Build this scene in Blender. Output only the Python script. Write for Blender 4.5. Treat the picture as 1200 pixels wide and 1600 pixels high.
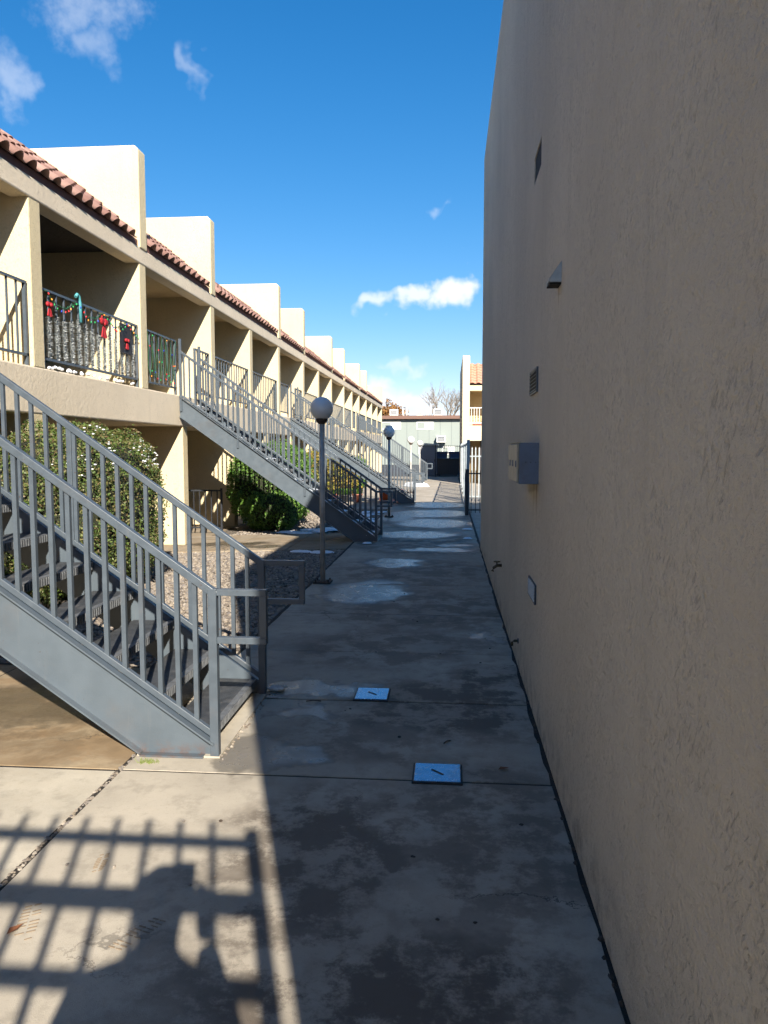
import bpy, bmesh, math, random
from mathutils import Vector, Matrix
R = math.radians
random.seed(7)
for o in list(bpy.data.objects): bpy.data.objects.remove(o)
S = bpy.context.scene
COL = S.collection

# ------------------------------------------------------------------ camera
CAMH = 1.7
cd = bpy.data.cameras.new('camera'); cam = bpy.data.objects.new('camera', cd); COL.objects.link(cam)
cd.sensor_fit = 'VERTICAL'; cd.sensor_height = 32; cd.sensor_width = 24; cd.lens = 24.0
cd.clip_start = 0.03; cd.clip_end = 2000
cam.location = (0, 0, CAMH)
cam.rotation_euler = (R(90 - 4.6688), 0, R(4.8424))
S.camera = cam
S.cycles.max_bounces = 5; S.cycles.diffuse_bounces = 3; S.cycles.glossy_bounces = 2; S.cycles.transmission_bounces = 2
S.cycles.caustics_reflective = False; S.cycles.caustics_refractive = False; S.cycles.use_adaptive_sampling = True; S.cycles.adaptive_threshold = .03
S.render.resolution_x, S.render.resolution_y = 768, 1024

# ------------------------------------------------------------------ node helper
class NT:
    def __init__(s, nt): s.nt = nt; s.n = nt.nodes; s.l = nt.links
    def put(s, sock, v):
        if v is None: return
        if isinstance(v, bpy.types.NodeSocket): s.l.new(v, sock)
        else: sock.default_value = v
    def node(s, t, **kw):
        n = s.n.new(t)
        for k, v in kw.items(): setattr(n, k, v)
        return n
    def m(s, op, a, b=None, c=None, clamp=False):
        n = s.node('ShaderNodeMath', operation=op, use_clamp=clamp)
        s.put(n.inputs[0], a); s.put(n.inputs[1], b); s.put(n.inputs[2], c); return n.outputs[0]
    def vm(s, op, a, b=None):
        n = s.node('ShaderNodeVectorMath', operation=op); s.put(n.inputs[0], a); s.put(n.inputs[1], b)
        return n.outputs['Value'] if op in ('LENGTH', 'DOT_PRODUCT') else n.outputs[0]
    def sm(s, v, a, b, lo=0., hi=1.):
        n = s.node('ShaderNodeMapRange', interpolation_type='SMOOTHSTEP')
        s.put(n.inputs[0], v); n.inputs[1].default_value = a; n.inputs[2].default_value = b
        n.inputs[3].default_value = lo; n.inputs[4].default_value = hi; return n.outputs[0]
    def noise(s, vec, scale, detail=4, rough=.55, dist=0, col=False):
        n = s.node('ShaderNodeTexNoise'); s.put(n.inputs['Vector'], vec)
        n.inputs['Scale'].default_value = scale; n.inputs['Detail'].default_value = detail
        n.inputs['Roughness'].default_value = rough; n.inputs['Distortion'].default_value = dist
        return n.outputs[1 if col else 0]
    def mix(s, f, a, b, mode='MIX'):
        n = s.node('ShaderNodeMix', data_type='RGBA', blend_type=mode)
        s.put(n.inputs[0], f)
        for i, v in ((6, a), (7, b)):
            if isinstance(v, tuple) and len(v) == 3: v = v + (1,)
            s.put(n.inputs[i], v)
        return n.outputs[2]
    def bump(s, h, dist, strength=1., normal=None):
        n = s.node('ShaderNodeBump'); s.put(n.inputs['Height'], h); n.inputs['Distance'].default_value = dist
        n.inputs['Strength'].default_value = strength
        if normal is not None: s.put(n.inputs['Normal'], normal)
        return n.outputs[0]
    def pos(s): return s.node('ShaderNodeNewGeometry').outputs['Position']

# ------------------------------------------------------------------ sky and sun
EL, AZ = R(29), R(17.5)
SUN = Vector((math.sin(AZ)*math.cos(EL), -math.cos(AZ)*math.cos(EL), math.sin(EL)))
w = bpy.data.worlds.new('World'); S.world = w; w.use_nodes = True
w.cycles.sampling_method = 'MANUAL'; w.cycles.sample_map_resolution = 256
W = NT(w.node_tree); W.n.clear()
sky = W.node('ShaderNodeTexSky', sky_type='NISHITA', sun_disc=False, sun_elevation=EL, sun_rotation=R(162.5))
sky.altitude = 1600; sky.air_density = 1.0; sky.dust_density = 0.3; sky.ozone_density = 2.5
hs = W.node('ShaderNodeHueSaturation'); W.l.new(sky.outputs[0], hs.inputs['Color'])
hs.inputs['Saturation'].default_value = 1.36
d = W.node('ShaderNodeTexCoord').outputs['Generated']
d = W.vm('NORMALIZE', d)
wob = W.vm('MULTIPLY', W.vm('SUBTRACT', W.noise(d, 9, 4, .62, col=True), (.5, .5, .5)), (.16, .16, .13))
dw = W.vm('ADD', d, wob)
fine = W.noise(d, 26, 4, .65)
cm = None
def cloud(az, el, rx, ry, amp, soft=.9, edge=1.0):
    """a cloud at compass angle az (degrees from the walkway, + right) and elevation el, angular half sizes"""
    global cm
    a, e = R(az), R(el)
    c = Vector((math.sin(a)*math.cos(e), math.cos(a)*math.cos(e), math.sin(e)))
    u = Vector((math.cos(a), -math.sin(a), 0)); v = u.cross(c)
    x = W.m('MULTIPLY', W.vm('DOT_PRODUCT', dw, tuple(u)), 1/R(rx))
    y = W.m('MULTIPLY', W.vm('DOT_PRODUCT', dw, tuple(v)), 1/R(ry))
    r = W.m('SQRT', W.m('ADD', W.m('MULTIPLY', x, x), W.m('MULTIPLY', y, y)))
    r = W.m('ADD', r, W.m('MULTIPLY', W.m('SUBTRACT', fine, .5), 1.1*edge))
    k = W.m('MULTIPLY', W.sm(r, 1.0, 1.0 - soft), amp)
    k = W.m('MULTIPLY', k, W.sm(W.vm('DOT_PRODUCT', d, tuple(c)), .5, .7))
    cm = k if cm is None else W.m('MAXIMUM', cm, k)
for c in [(.4, 11.35, 2.5, 1.95, .95, .6), (-2.2, 10.9, 1.9, 1.3, .88, .7), (-4.6, 10.6, 1.6, .9, .75, .9),
          (-3.2, 3.7, 3.6, 1.0, .9, .8), (-6, 3.6, 2.4, 1.8, .95, .7),
          (-24.5, 27, 4.2, 2.6, .30, 1.0, 1.9), (-23.6, 24.9, 1.8, 2.0, .26, 1.0, 1.6), (-31, 22.4, 1.5, 2.4, .34, 1., 1.5), (-18.4, 24.4, .6, 1.3, .24, 1., 1.2),
          (-1.0, 17.2, 1.1, .6, .25, 1.0, 1.4), (-3.4, 6.1, 2.2, .6, .4, 1., 1.3),
          (75, 18, 9, 3, .7, .7), (-140, 20, 10, 3.5, .7, .8)]:
    cloud(*c)
soft = W.vm('DIVIDE', W.vm('MULTIPLY', hs.outputs[0], (1.20, 1.10, 1.20)), W.vm('ADD', W.vm('MULTIPLY', hs.outputs[0], (.07, .07, .07)), (1, 1, 1)))
skyc = W.mix(cm, soft, (5.6, 5.9, 6.4))
bg = W.node('ShaderNodeBackground'); W.l.new(skyc, bg.inputs[0]); bg.inputs[1].default_value = 0.085
wo = W.node('ShaderNodeOutputWorld'); W.l.new(bg.outputs[0], wo.inputs[0])
sl = bpy.data.lights.new('sun', 'SUN'); so = bpy.data.objects.new('sun', sl); COL.objects.link(so)
sl.energy = 5.0; sl.angle = R(.53); sl.color = (1, .93, .82)
so.rotation_euler = (-SUN).to_track_quat('-Z', 'Y').to_euler()
V = S.view_settings; V.view_transform = 'Standard'; V.look = 'None'; V.gamma = 1; V.exposure = 1.15

# ------------------------------------------------------------------ materials
MATS = {}
def mat(name, rough=.6, metal=0, spec=.5):
    m = bpy.data.materials.new(name); m.use_nodes = True
    N = NT(m.node_tree); b = N.n['Principled BSDF']
    b.inputs['Roughness'].default_value = rough; b.inputs['Metallic'].default_value = metal
    b.inputs['Specular IOR Level'].default_value = spec
    MATS[name] = m; return m, N, b
def plain(name, col, rough=.6, metal=0, var=.12, scale=14, bump=0, bscale=60, spec=.5, dirt=None):
    m, N, b = mat(name, rough, metal, spec); p = N.pos()
    n = N.noise(p, scale, 5)
    lo = tuple(c*(1-var) for c in col); hi = tuple(min(1, c*(1+var)) for c in col)
    c = N.mix(N.sm(n, .3, .7), lo, hi)
    if dirt: c = N.mix(N.m('MULTIPLY', N.sm(N.noise(p, scale*.35, 6, .7), .52, .72), dirt[3]), c, dirt[:3])
    N.put(b.inputs['Base Color'], c)
    N.put(b.inputs['Roughness'], N.sm(N.noise(p, scale*2, 3), .2, .8, max(.03, rough-.1), min(1, rough+.1)))
    if bump: N.put(b.inputs['Normal'], N.bump(N.noise(p, bscale, 4), bump))
    return m
def rnd(name, cols, rough=.6, island=True, var=.25, bump=0, trans=0):
    m, N, b = mat(name, rough)
    if island: r = N.node('ShaderNodeNewGeometry').outputs['Random Per Island']
    else: r = N.node('ShaderNodeObjectInfo').outputs['Random']
    cr = N.node('ShaderNodeValToRGB'); cr.color_ramp.interpolation = 'LINEAR'
    e = cr.color_ramp.elements
    while len(e) < len(cols): e.new(.5)
    for i, c in enumerate(cols): e[i].position = i/(len(cols)-1); e[i].color = tuple(c)+(1,)
    N.put(cr.inputs[0], r)
    n = N.noise(N.pos(), 20, 4)
    c = N.mix(1., cr.outputs[0], N.mix(n, (1-var,)*3, (1+var,)*3), 'MULTIPLY')
    N.put(b.inputs['Base Color'], c)
    if bump: N.put(b.inputs['Normal'], N.bump(N.noise(N.pos(), 70, 4), bump))
    if trans:
        t = N.node('ShaderNodeBsdfTranslucent'); N.put(t.inputs[0], c)
        ms = N.node('ShaderNodeMixShader'); ms.inputs[0].default_value = trans
        N.l.new(b.outputs[0], ms.inputs[1]); N.l.new(t.outputs[0], ms.inputs[2])
        N.l.new(ms.outputs[0], N.n['Material Output'].inputs[0])
    return m

def stucco(name, col, k=1., stain=None):
    m, N, b = mat(name, .9, 0, .25); p = N.pos()
    big = N.noise(p, .6, 3, .6); med = N.noise(p, 5, 3, .6)
    c = N.mix(N.sm(big, .3, .7), tuple(x*.9 for x in col), tuple(x*1.06 for x in col))
    c = N.mix(N.m('MULTIPLY', N.sm(med, .45, .75), .22), c, tuple(x*.78 for x in col))
    # vertical weather streaks
    st = N.noise(N.vm('MULTIPLY', p, (6, 6, .35)), 1.0, 3, .6)
    c = N.mix(N.m('MULTIPLY', N.sm(st, .52, .75), .2), c, tuple(x*.72 for x in col))
    # trowelled relief: low swells, torn short strokes in patches, sand grain
    area = N.sm(N.noise(p, 2.4, 3, .65), .40, .62)
    sp = N.node('ShaderNodeSeparateXYZ'); N.put(sp.inputs[0], N.vm('ADD', p, N.vm('MULTIPLY', N.noise(p, 7, 2, .5, col=True), (.05, .05, .05))))
    uv = N.node('ShaderNodeCombineXYZ'); hx = N.m('ADD', sp.outputs[0], sp.outputs[1])
    N.put(uv.inputs[0], N.m('MULTIPLY', N.m('SUBTRACT', N.m('MULTIPLY', sp.outputs[2], .6), hx), 15.)); N.put(uv.inputs[1], N.m('MULTIPLY', N.m('ADD', sp.outputs[2], N.m('MULTIPLY', hx, 1.5)), 44.))
    n1_ = N.noise(uv.outputs[0], 1., 2, .6)
    g_ = N.m('ADD', N.m('MULTIPLY', area, .85), .15)
    pit = N.m('MULTIPLY', N.sm(n1_, .605, .655), g_)
    n0 = N.noise(p, 15, 4, .62)
    h = N.m('SUBTRACT', N.m('MULTIPLY', N.sm(n0, .36, .60), .34), N.m('MULTIPLY', pit, .42))
    gr = N.noise(p, 48, 5, .68)
    h = N.m('ADD', h, N.m('MULTIPLY', gr, .95))
    if stain: c = stain(N, p, c)
    c = N.mix(N.m('MULTIPLY', N.sm(gr, .50, .34), N.m('MULTIPLY', g_, .42)), c, tuple(x*.5 for x in col))  # grain hollows, then strokes, darkened in the colour as recess shading
    c = N.mix(N.m('MULTIPLY', pit, .30), c, tuple(x*.45 for x in col))
    N.put(b.inputs['Base Color'], c)
    N.put(b.inputs['Normal'], N.bump(h, .017*k, 1.))
    return m
def wall_stain(N, p, c):
    # rust run below the meter box, rust below the hood, splash-back grime and scuffs near the ground
    for (y, z0, z1, wd, a) in ((4.90, 1.17, 1.49, .05, .55), (5.05, 1.2, 1.49, .035, .4), (4.05, 2.38, 2.53, .02, .6)):
        s = N.node('ShaderNodeSeparateXYZ'); N.put(s.inputs[0], N.vm('ADD', p, N.vm('MULTIPLY', N.noise(p, 9, 4, col=True), (0, .06, 0))))
        k = N.sm(N.m('ABSOLUTE', N.m('SUBTRACT', s.outputs[1], y+.03)), wd, wd*.3)
        k = N.m('MULTIPLY', k, N.m('MULTIPLY', N.sm(s.outputs[2], z0, z1), N.sm(s.outputs[2], z1+.01, z1)))
        c = N.mix(N.m('MULTIPLY', k, a), c, (.30, .17, .06))
    s = N.node('ShaderNodeSeparateXYZ'); N.put(s.inputs[0], p)
    g = N.m('MULTIPLY', N.sm(s.outputs[2], .35, .02), N.sm(N.noise(p, 7, 6, .7), .42, .68))
    c = N.mix(N.m('MULTIPLY', g, .55), c, (.13, .11, .09))
    sc = N.m('MULTIPLY', N.sm(N.noise(N.vm('MULTIPLY', p, (40, 40, 5)), 1.0, 4, .7), .62, .72),
             N.m('MULTIPLY', N.sm(N.m('ABSOLUTE', N.m('SUBTRACT', s.outputs[2], .55)), .35, .1), N.sm(N.noise(p, 1.7, 2), .5, .62)))
    return N.mix(N.m('MULTIPLY', sc, .6), c, (.12, .10, .09))
stucco('stucco_right', (.68, .605, .485), 1.0, wall_stain)
stucco('stucco_left', (.66, .55, .345), .22)
stucco('stucco_trim', (.72, .61, .455), .2)
stucco('stucco_far', (.66, .55, .38), .4)
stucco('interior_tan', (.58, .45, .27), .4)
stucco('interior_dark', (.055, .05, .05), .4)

def concrete(name, dry, wet_blobs=(), damp_shade_blobs=(), pale_blobs=(), stainmix=0, stain=(.25, .13, .05), damp_noise=0.0):
    m, N, b = mat(name, .8, 0, .32); p = N.pos()
    n1 = N.noise(p, 1.1, 6, .6); n2 = N.noise(p, 7, 6, .65); n3 = N.noise(p, 90, 3, .6)
    c = N.mix(N.sm(n1, .3, .7), tuple(x*.80 for x in dry), tuple(x*1.1 for x in dry))
    c = N.mix(N.m('MULTIPLY', N.sm(n2, .48, .68), .5), c, tuple(x*.58 for x in dry))
    c = N.mix(N.m('MULTIPLY', N.sm(n3, .55, .75), .35), c, tuple(x*.55 for x in dry))
    if stainmix:
        s1 = N.sm(N.noise(N.vm('MULTIPLY', p, (1.2, 2.2, 1)), 1.3, 5, .6, 1.2), .38, .60)
        c = N.mix(N.m('MULTIPLY', s1, stainmix), c, stain)
        s2 = N.sm(N.noise(p, 2.6, 5, .6, .6), .56, .70)
        c = N.mix(N.m('MULTIPLY', s2, stainmix*.6), c, (.33, .19, .085))
    warp = N.vm('ADD', p, N.vm('MULTIPLY', N.vm('SUBTRACT', N.noise(p, 2.6, 4, .6, col=True), (.5, .5, .5)), (.85, .85, 0)))
    def blobs(lst, soft):
        acc = None
        for (cx, cy, rx, ry, amp) in lst:
            v = N.vm('MULTIPLY', N.vm('SUBTRACT', warp, (cx, cy, 0)), (1/rx, 1/ry, 0))
            k = N.m('MULTIPLY', N.sm(N.vm('LENGTH', v), 1.0, 1.0-soft), amp)
            acc = k if acc is None else N.m('MAXIMUM', acc, k)
        return acc
    damp_shade = blobs(damp_shade_blobs, .6); wet = blobs(wet_blobs, .42); pale = blobs(pale_blobs, .5)
    if damp_shade is not None:
        damp_shade = N.m('MULTIPLY', damp_shade, N.sm(N.noise(p, 3.0, 8, .74), .43, .55, .22, 1.))
    if damp_noise:
        dn = N.m('MULTIPLY', N.sm(N.noise(p, 1.5, 6, .65), .50, .66), damp_noise)
        damp_shade = dn if damp_shade is None else N.m('MAXIMUM', damp_shade, dn)
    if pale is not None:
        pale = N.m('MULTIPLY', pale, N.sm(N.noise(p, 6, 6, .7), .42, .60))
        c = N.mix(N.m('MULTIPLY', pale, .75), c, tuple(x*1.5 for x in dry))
    h = N.m('ADD', N.m('MULTIPLY', N.noise(p, 240, 2), .5), N.m('MULTIPLY', N.noise(p, 30, 4), .5))
    rough = .82; strength = 1.0
    if damp_shade is not None:
        c = N.mix(N.m('MULTIPLY', damp_shade, .92), c, tuple(x*y for x, y in zip(dry, (.25, .225, .215))))
        rough = N.m('SUBTRACT', .88, N.m('MULTIPLY', damp_shade, .14))
    if wet is not None:
        wet = N.m('MULTIPLY', wet, N.sm(N.noise(p, 3.4, 4, .6), .24, .40))
        # tide mark: a darker rim round each puddle
        rim = N.m('MULTIPLY', N.m('MULTIPLY', wet, N.m('SUBTRACT', 1., wet)), 3.)
        c = N.mix(N.m('MULTIPLY', wet, .75), c, tuple(x*.26 for x in dry))
        c = N.mix(N.m('MINIMUM', N.m('MULTIPLY', rim, .6), .6), c, tuple(x*.22 for x in dry))
        film = N.sm(N.noise(p, 9, 4, .65), .3, .7, .22, .42)
        mr = N.node('ShaderNodeMix', data_type='FLOAT'); N.put(mr.inputs[0], wet); N.put(mr.inputs[2], rough); N.put(mr.inputs[3], film)
        rough = mr.outputs[0]
        N.put(b.inputs['Coat Weight'], N.m('MULTIPLY', wet, .28)); N.put(b.inputs['Coat Roughness'], film)
    # hairline cracks
    vo = N.node('ShaderNodeTexVoronoi', feature='DISTANCE_TO_EDGE'); vo.inputs['Scale'].default_value = .55
    N.put(vo.inputs['Vector'], N.vm('ADD', p, N.vm('MULTIPLY', N.noise(p, 2.3, 6, .7, col=True), (.7, .7, 0))))
    cr = N.m('MULTIPLY', N.sm(vo.outputs[0], .004, .001), N.sm(N.noise(p, .5, 2), .5, .6))
    c = N.mix(N.m('MULTIPLY', cr, .7), c, (.05, .045, .04))
    N.put(b.inputs['Base Color'], c); N.put(b.inputs['Roughness'], rough)
    N.put(b.inputs['Normal'], N.bump(h, .0022))
    return m
WET = [(-1.0, 4.12, .42, .30, 1.), (-.95, 5.24, .60, .22, 1.), (-1.0, 9.05, .62, .95, 1.), (-.85, 11.4, .55, .55, 1.), (.34, 7.0, .14, .35, .9),
       (-.7, 15.3, 1.1, .9, 1.), (-.3, 17.7, 1.2, 1.4, 1.), (-1.3, 18.9, .6, 1.2, .9), (-.5, 20.4, 1.4, 1.6, 1.), (-.5, 23.6, 1.3, 1.6, 1.), (-.2, 13.0, .8, .35, .9), (.1, 13.6, .45, .25, .8), (-.95, 4.75, .30, .13, .9)]
DAMP_SHADE = [(.05, 5.0, 1.0, .9, 1.), (.30, 5.5, .45, .6, 1.), (-.55, 3.0, .62, .9, .95), (-.2, 2.2, 1.0, .6, 1.), (.15, 3.3, .75, 1.1, .75), (-.45, 1.6, .9, .9, .9), (-.45, 4.5, .75, .55, .7),  # damp stains; the broad mid-walk ones also paint the shaded ground darker
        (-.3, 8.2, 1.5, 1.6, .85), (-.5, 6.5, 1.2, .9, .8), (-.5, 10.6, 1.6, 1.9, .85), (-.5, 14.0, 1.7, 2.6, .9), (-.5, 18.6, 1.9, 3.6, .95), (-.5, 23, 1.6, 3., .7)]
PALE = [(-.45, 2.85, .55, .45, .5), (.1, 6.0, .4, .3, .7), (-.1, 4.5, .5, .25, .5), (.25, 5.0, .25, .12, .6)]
concrete('concrete_walk', (.42, .37, .295), WET, DAMP_SHADE, PALE)
concrete('concrete_dry', (.48, .43, .345), stainmix=.12, stain=(.30, .24, .16))
concrete('concrete_stained', (.36, .28, .18), [(-2.6, 4.9, 1.0, .55, .8), (-3.4, 4.6, .8, .3, .6)], [(-2.6, 4.6, 1.3, .9, .5)], stainmix=.62, stain=(.21, .135, .07))
concrete('concrete_patio', (.36, .30, .22), [(-4.2, 14.1, 1.0, .35, 1.), (-3.4, 13.6, .6, .25, 1.)], [(-4.2, 14.0, 1.4, .8, .8)], stainmix=.4, stain=(.22, .14, .07))
concrete('concrete_far', (.42, .37, .30), damp_noise=.25)

def tar():
    m, N, b = mat('joint_dirt', .95); p = N.pos()
    N.put(b.inputs['Base Color'], N.mix(N.noise(p, 40, 4), (.012, .010, .009), (.04, .032, .025)))
    N.put(b.inputs['Normal'], N.bump(N.noise(p, 120, 4), .008))
tar()
plain('soil', (.16, .13, .10), .95, bump=.02, bscale=40, var=.3)
plain('asphalt', (.055, .055, .06), .9, bump=.004, bscale=200, var=.3)
rnd('pebbles', [(.10, .08, .065), (.22, .18, .14), (.30, .25, .19), (.16, .14, .13), (.36, .31, .25)], .75)
plain('gravel_fines', (.17, .14, .11), .95, var=.35, scale=60, bump=.02, bscale=90)
plain('stair_paint', (.082, .102, .120), .42, 0, .07, 5, bump=.0006, bscale=150, dirt=(.10, .09, .085, .35))
plain('rail_paint', (.068, .085, .102), .40, 0, .08, 9, bump=.0005, bscale=180, dirt=(.11, .09, .08, .3))
plain('tread_rubber', (.045, .048, .052), .6, 0, .3, 18, bump=.003, bscale=140, dirt=(.14, .13, .12, .6))
plain('tread_nose', (.12, .125, .13), .5, 0, .2, 30, bump=.002, bscale=90, dirt=(.04, .04, .04, .6))
for nm_ in ('stair_paint', 'rail_paint'):
    N = NT(MATS[nm_].node_tree); b = N.n['Principled BSDF']; p = N.pos(); c0 = b.inputs['Base Color'].links[0].from_socket
    chip = N.m('MULTIPLY', N.sm(N.noise(p, 38, 4, .65), .66, .69), N.sm(N.noise(p, 3, 3), .45, .6))
    c1 = N.mix(N.m('MULTIPLY', chip, .8), c0, (.06, .035, .025))
    sz = N.node('ShaderNodeSeparateXYZ'); N.put(sz.inputs[0], p)
    rust = N.m('MULTIPLY', N.sm(sz.outputs[2], .10, .0), N.sm(N.noise(p, 16, 5, .7), .42, .60))
    c1 = N.mix(N.m('MULTIPLY', rust, .45), c1, (.13, .06, .03))
    run = N.m('MULTIPLY', N.sm(N.noise(N.vm('MULTIPLY', p, (26, 26, 2.2)), 1., 4, .6), .60, .74), .30)
    N.put(b.inputs['Base Color'], N.mix(run, c1, (.13, .135, .135)))
plain('iron_black', (.022, .024, .028), .45, 0, .2, 20)
plain('iron_pale', (.36, .40, .41), .5, 0, .12, 10)
plain('lamp_pole_metal', (.42, .40, .37), .42, .1, .2, 8, dirt=(.10, .05, .03, .4))
plain('lamp_base_metal', (.06, .04, .03), .8, .2, .4, 30)
plain('roof_underlay', (.16, .07, .055), .85)
rnd('roof_tile', [(.25, .135, .105), (.35, .20, .16), (.31, .175, .14), (.42, .26, .21), (.28, .15, .12)], .75, island=False, bump=.002)
rnd('roof_tile_far', [(.42, .20, .13), (.50, .26, .17), (.46, .22, .15)], .75, island=False)
rnd('roof_tile_joined', [(.25, .135, .105), (.35, .20, .16), (.31, .175, .14), (.42, .26, .21)], .75)
plain('door_brown', (.10, .045, .025), .5)
plain('door_paint', (.30, .24, .17), .5)
plain('trim_white', (.72, .70, .66), .5)
plain('grey_siding', (.25, .28, .255), .8, var=.05)
plain('fascia_brown', (.16, .085, .06), .7)
plain('vent_metal', (.06, .075, .095), .45, .3, .15, 20)
plain('vent_slat', (.07, .095, .135), .45, .2, .15, 20)
plain('vent_dark', (.012, .012, .013), .9)
plain('meter_side', (.12, .155, .215), .45, 0, .08, 12, dirt=(.10, .06, .04, .35))
plain('meter_front', (.46, .41, .31), .55, 0, .1, 12, dirt=(.20, .13, .07, .3))
plain('galvanised', (.36, .38, .38), .4, .6, .12, 25)
plain('brass', (.10, .075, .04), .45, .7, .2, 30)
plain('lid_metal', (.27, .35, .45), .22, .75, .10, 18, bump=.0008, bscale=12, dirt=(.20, .20, .20, .5))
plain('lid_frame', (.03, .028, .026), .7, .2)
rnd('leaves_hedge', [(.035, .065, .012), (.075, .12, .02), (.11, .165, .035), (.17, .16, .055), (.15, .10, .045), (.08, .15, .03)], .5, trans=.22)
rnd('leaves_green', [(.04, .11, .015), (.075, .17, .022), (.12, .23, .035), (.17, .28, .05)], .5, trans=.25)
rnd('leaves_yellow', [(.10, .13, .02), (.24, .23, .03), (.33, .24, .04), (.22, .12, .03)], .5, trans=.25)
rnd('leaves_autumn', [(.35, .17, .05), (.45, .22, .06), (.30, .14, .05), (.40, .26, .10)], .6, trans=.25)
plain('bark', (.13, .10, .075), .9, bump=.01, bscale=30)
plain('bark_pale', (.27, .22, .17), .9)
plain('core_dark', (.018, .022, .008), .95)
m, N, b = mat('snow', .55); N.put(b.inputs['Base Color'], (.86, .88, .90, 1)); N.put(b.inputs['Normal'], N.bump(N.noise(N.pos(), 45, 5), .012))
m, N, b = mat('lamp_globe_acrylic', .28); N.put(b.inputs['Base Color'], N.mix(N.noise(N.pos(), 8, 4), (.66, .66, .66), (.80, .79, .77)))
m, N, b = mat('window_glass', .06); b.inputs['Base Color'].default_value = (.02, .025, .03, 1); b.inputs['Specular IOR Level'].default_value = .9
plain('window_blind', (.70, .69, .66), .6, var=.04)
for nm, c in (('red_cloth', (.36, .012, .018)), ('black_cloth', (.02, .018, .02)), ('teal_plastic', (.08, .32, .34)), ('orange_plastic', (.62, .10, .015)),
              ('terracotta', (.30, .10, .06)), ('yellow_plastic', (.62, .42, .05)), ('charcoal_plastic', (.05, .05, .055)), ('blue_plastic', (.03, .06, .14)),
              ('cord_green', (.02, .09, .04)), ('bulb_red', (.6, .02, .02)), ('bulb_blue', (.03, .06, .5)), ('bulb_green', (.03, .35, .10)), ('bulb_amber', (.75, .30, .03)),
              ('tinsel', (.78, .80, .78)), ('dead_leaf', (.20, .075, .03)), ('twig', (.05, .035, .025)), ('moss', (.13, .16, .03)), ('mud_brown', (.24, .18, .12)), ('litter', (.60, .58, .54)),
              ('jacket', (.05, .06, .09)), ('trousers', (.04, .045, .07)), ('skin', (.46, .28, .20)), ('hair', (.03, .02, .015)), ('phone_black', (.015, .015, .017)), ('shed_paint', (.22, .22, .24))):
    plain(nm, c, .3 if nm.startswith('bulb') else .65, var=.15, scale=25)
MATS['tinsel'].node_tree.nodes['Principled BSDF'].inputs['Metallic'].default_value = .1

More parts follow.
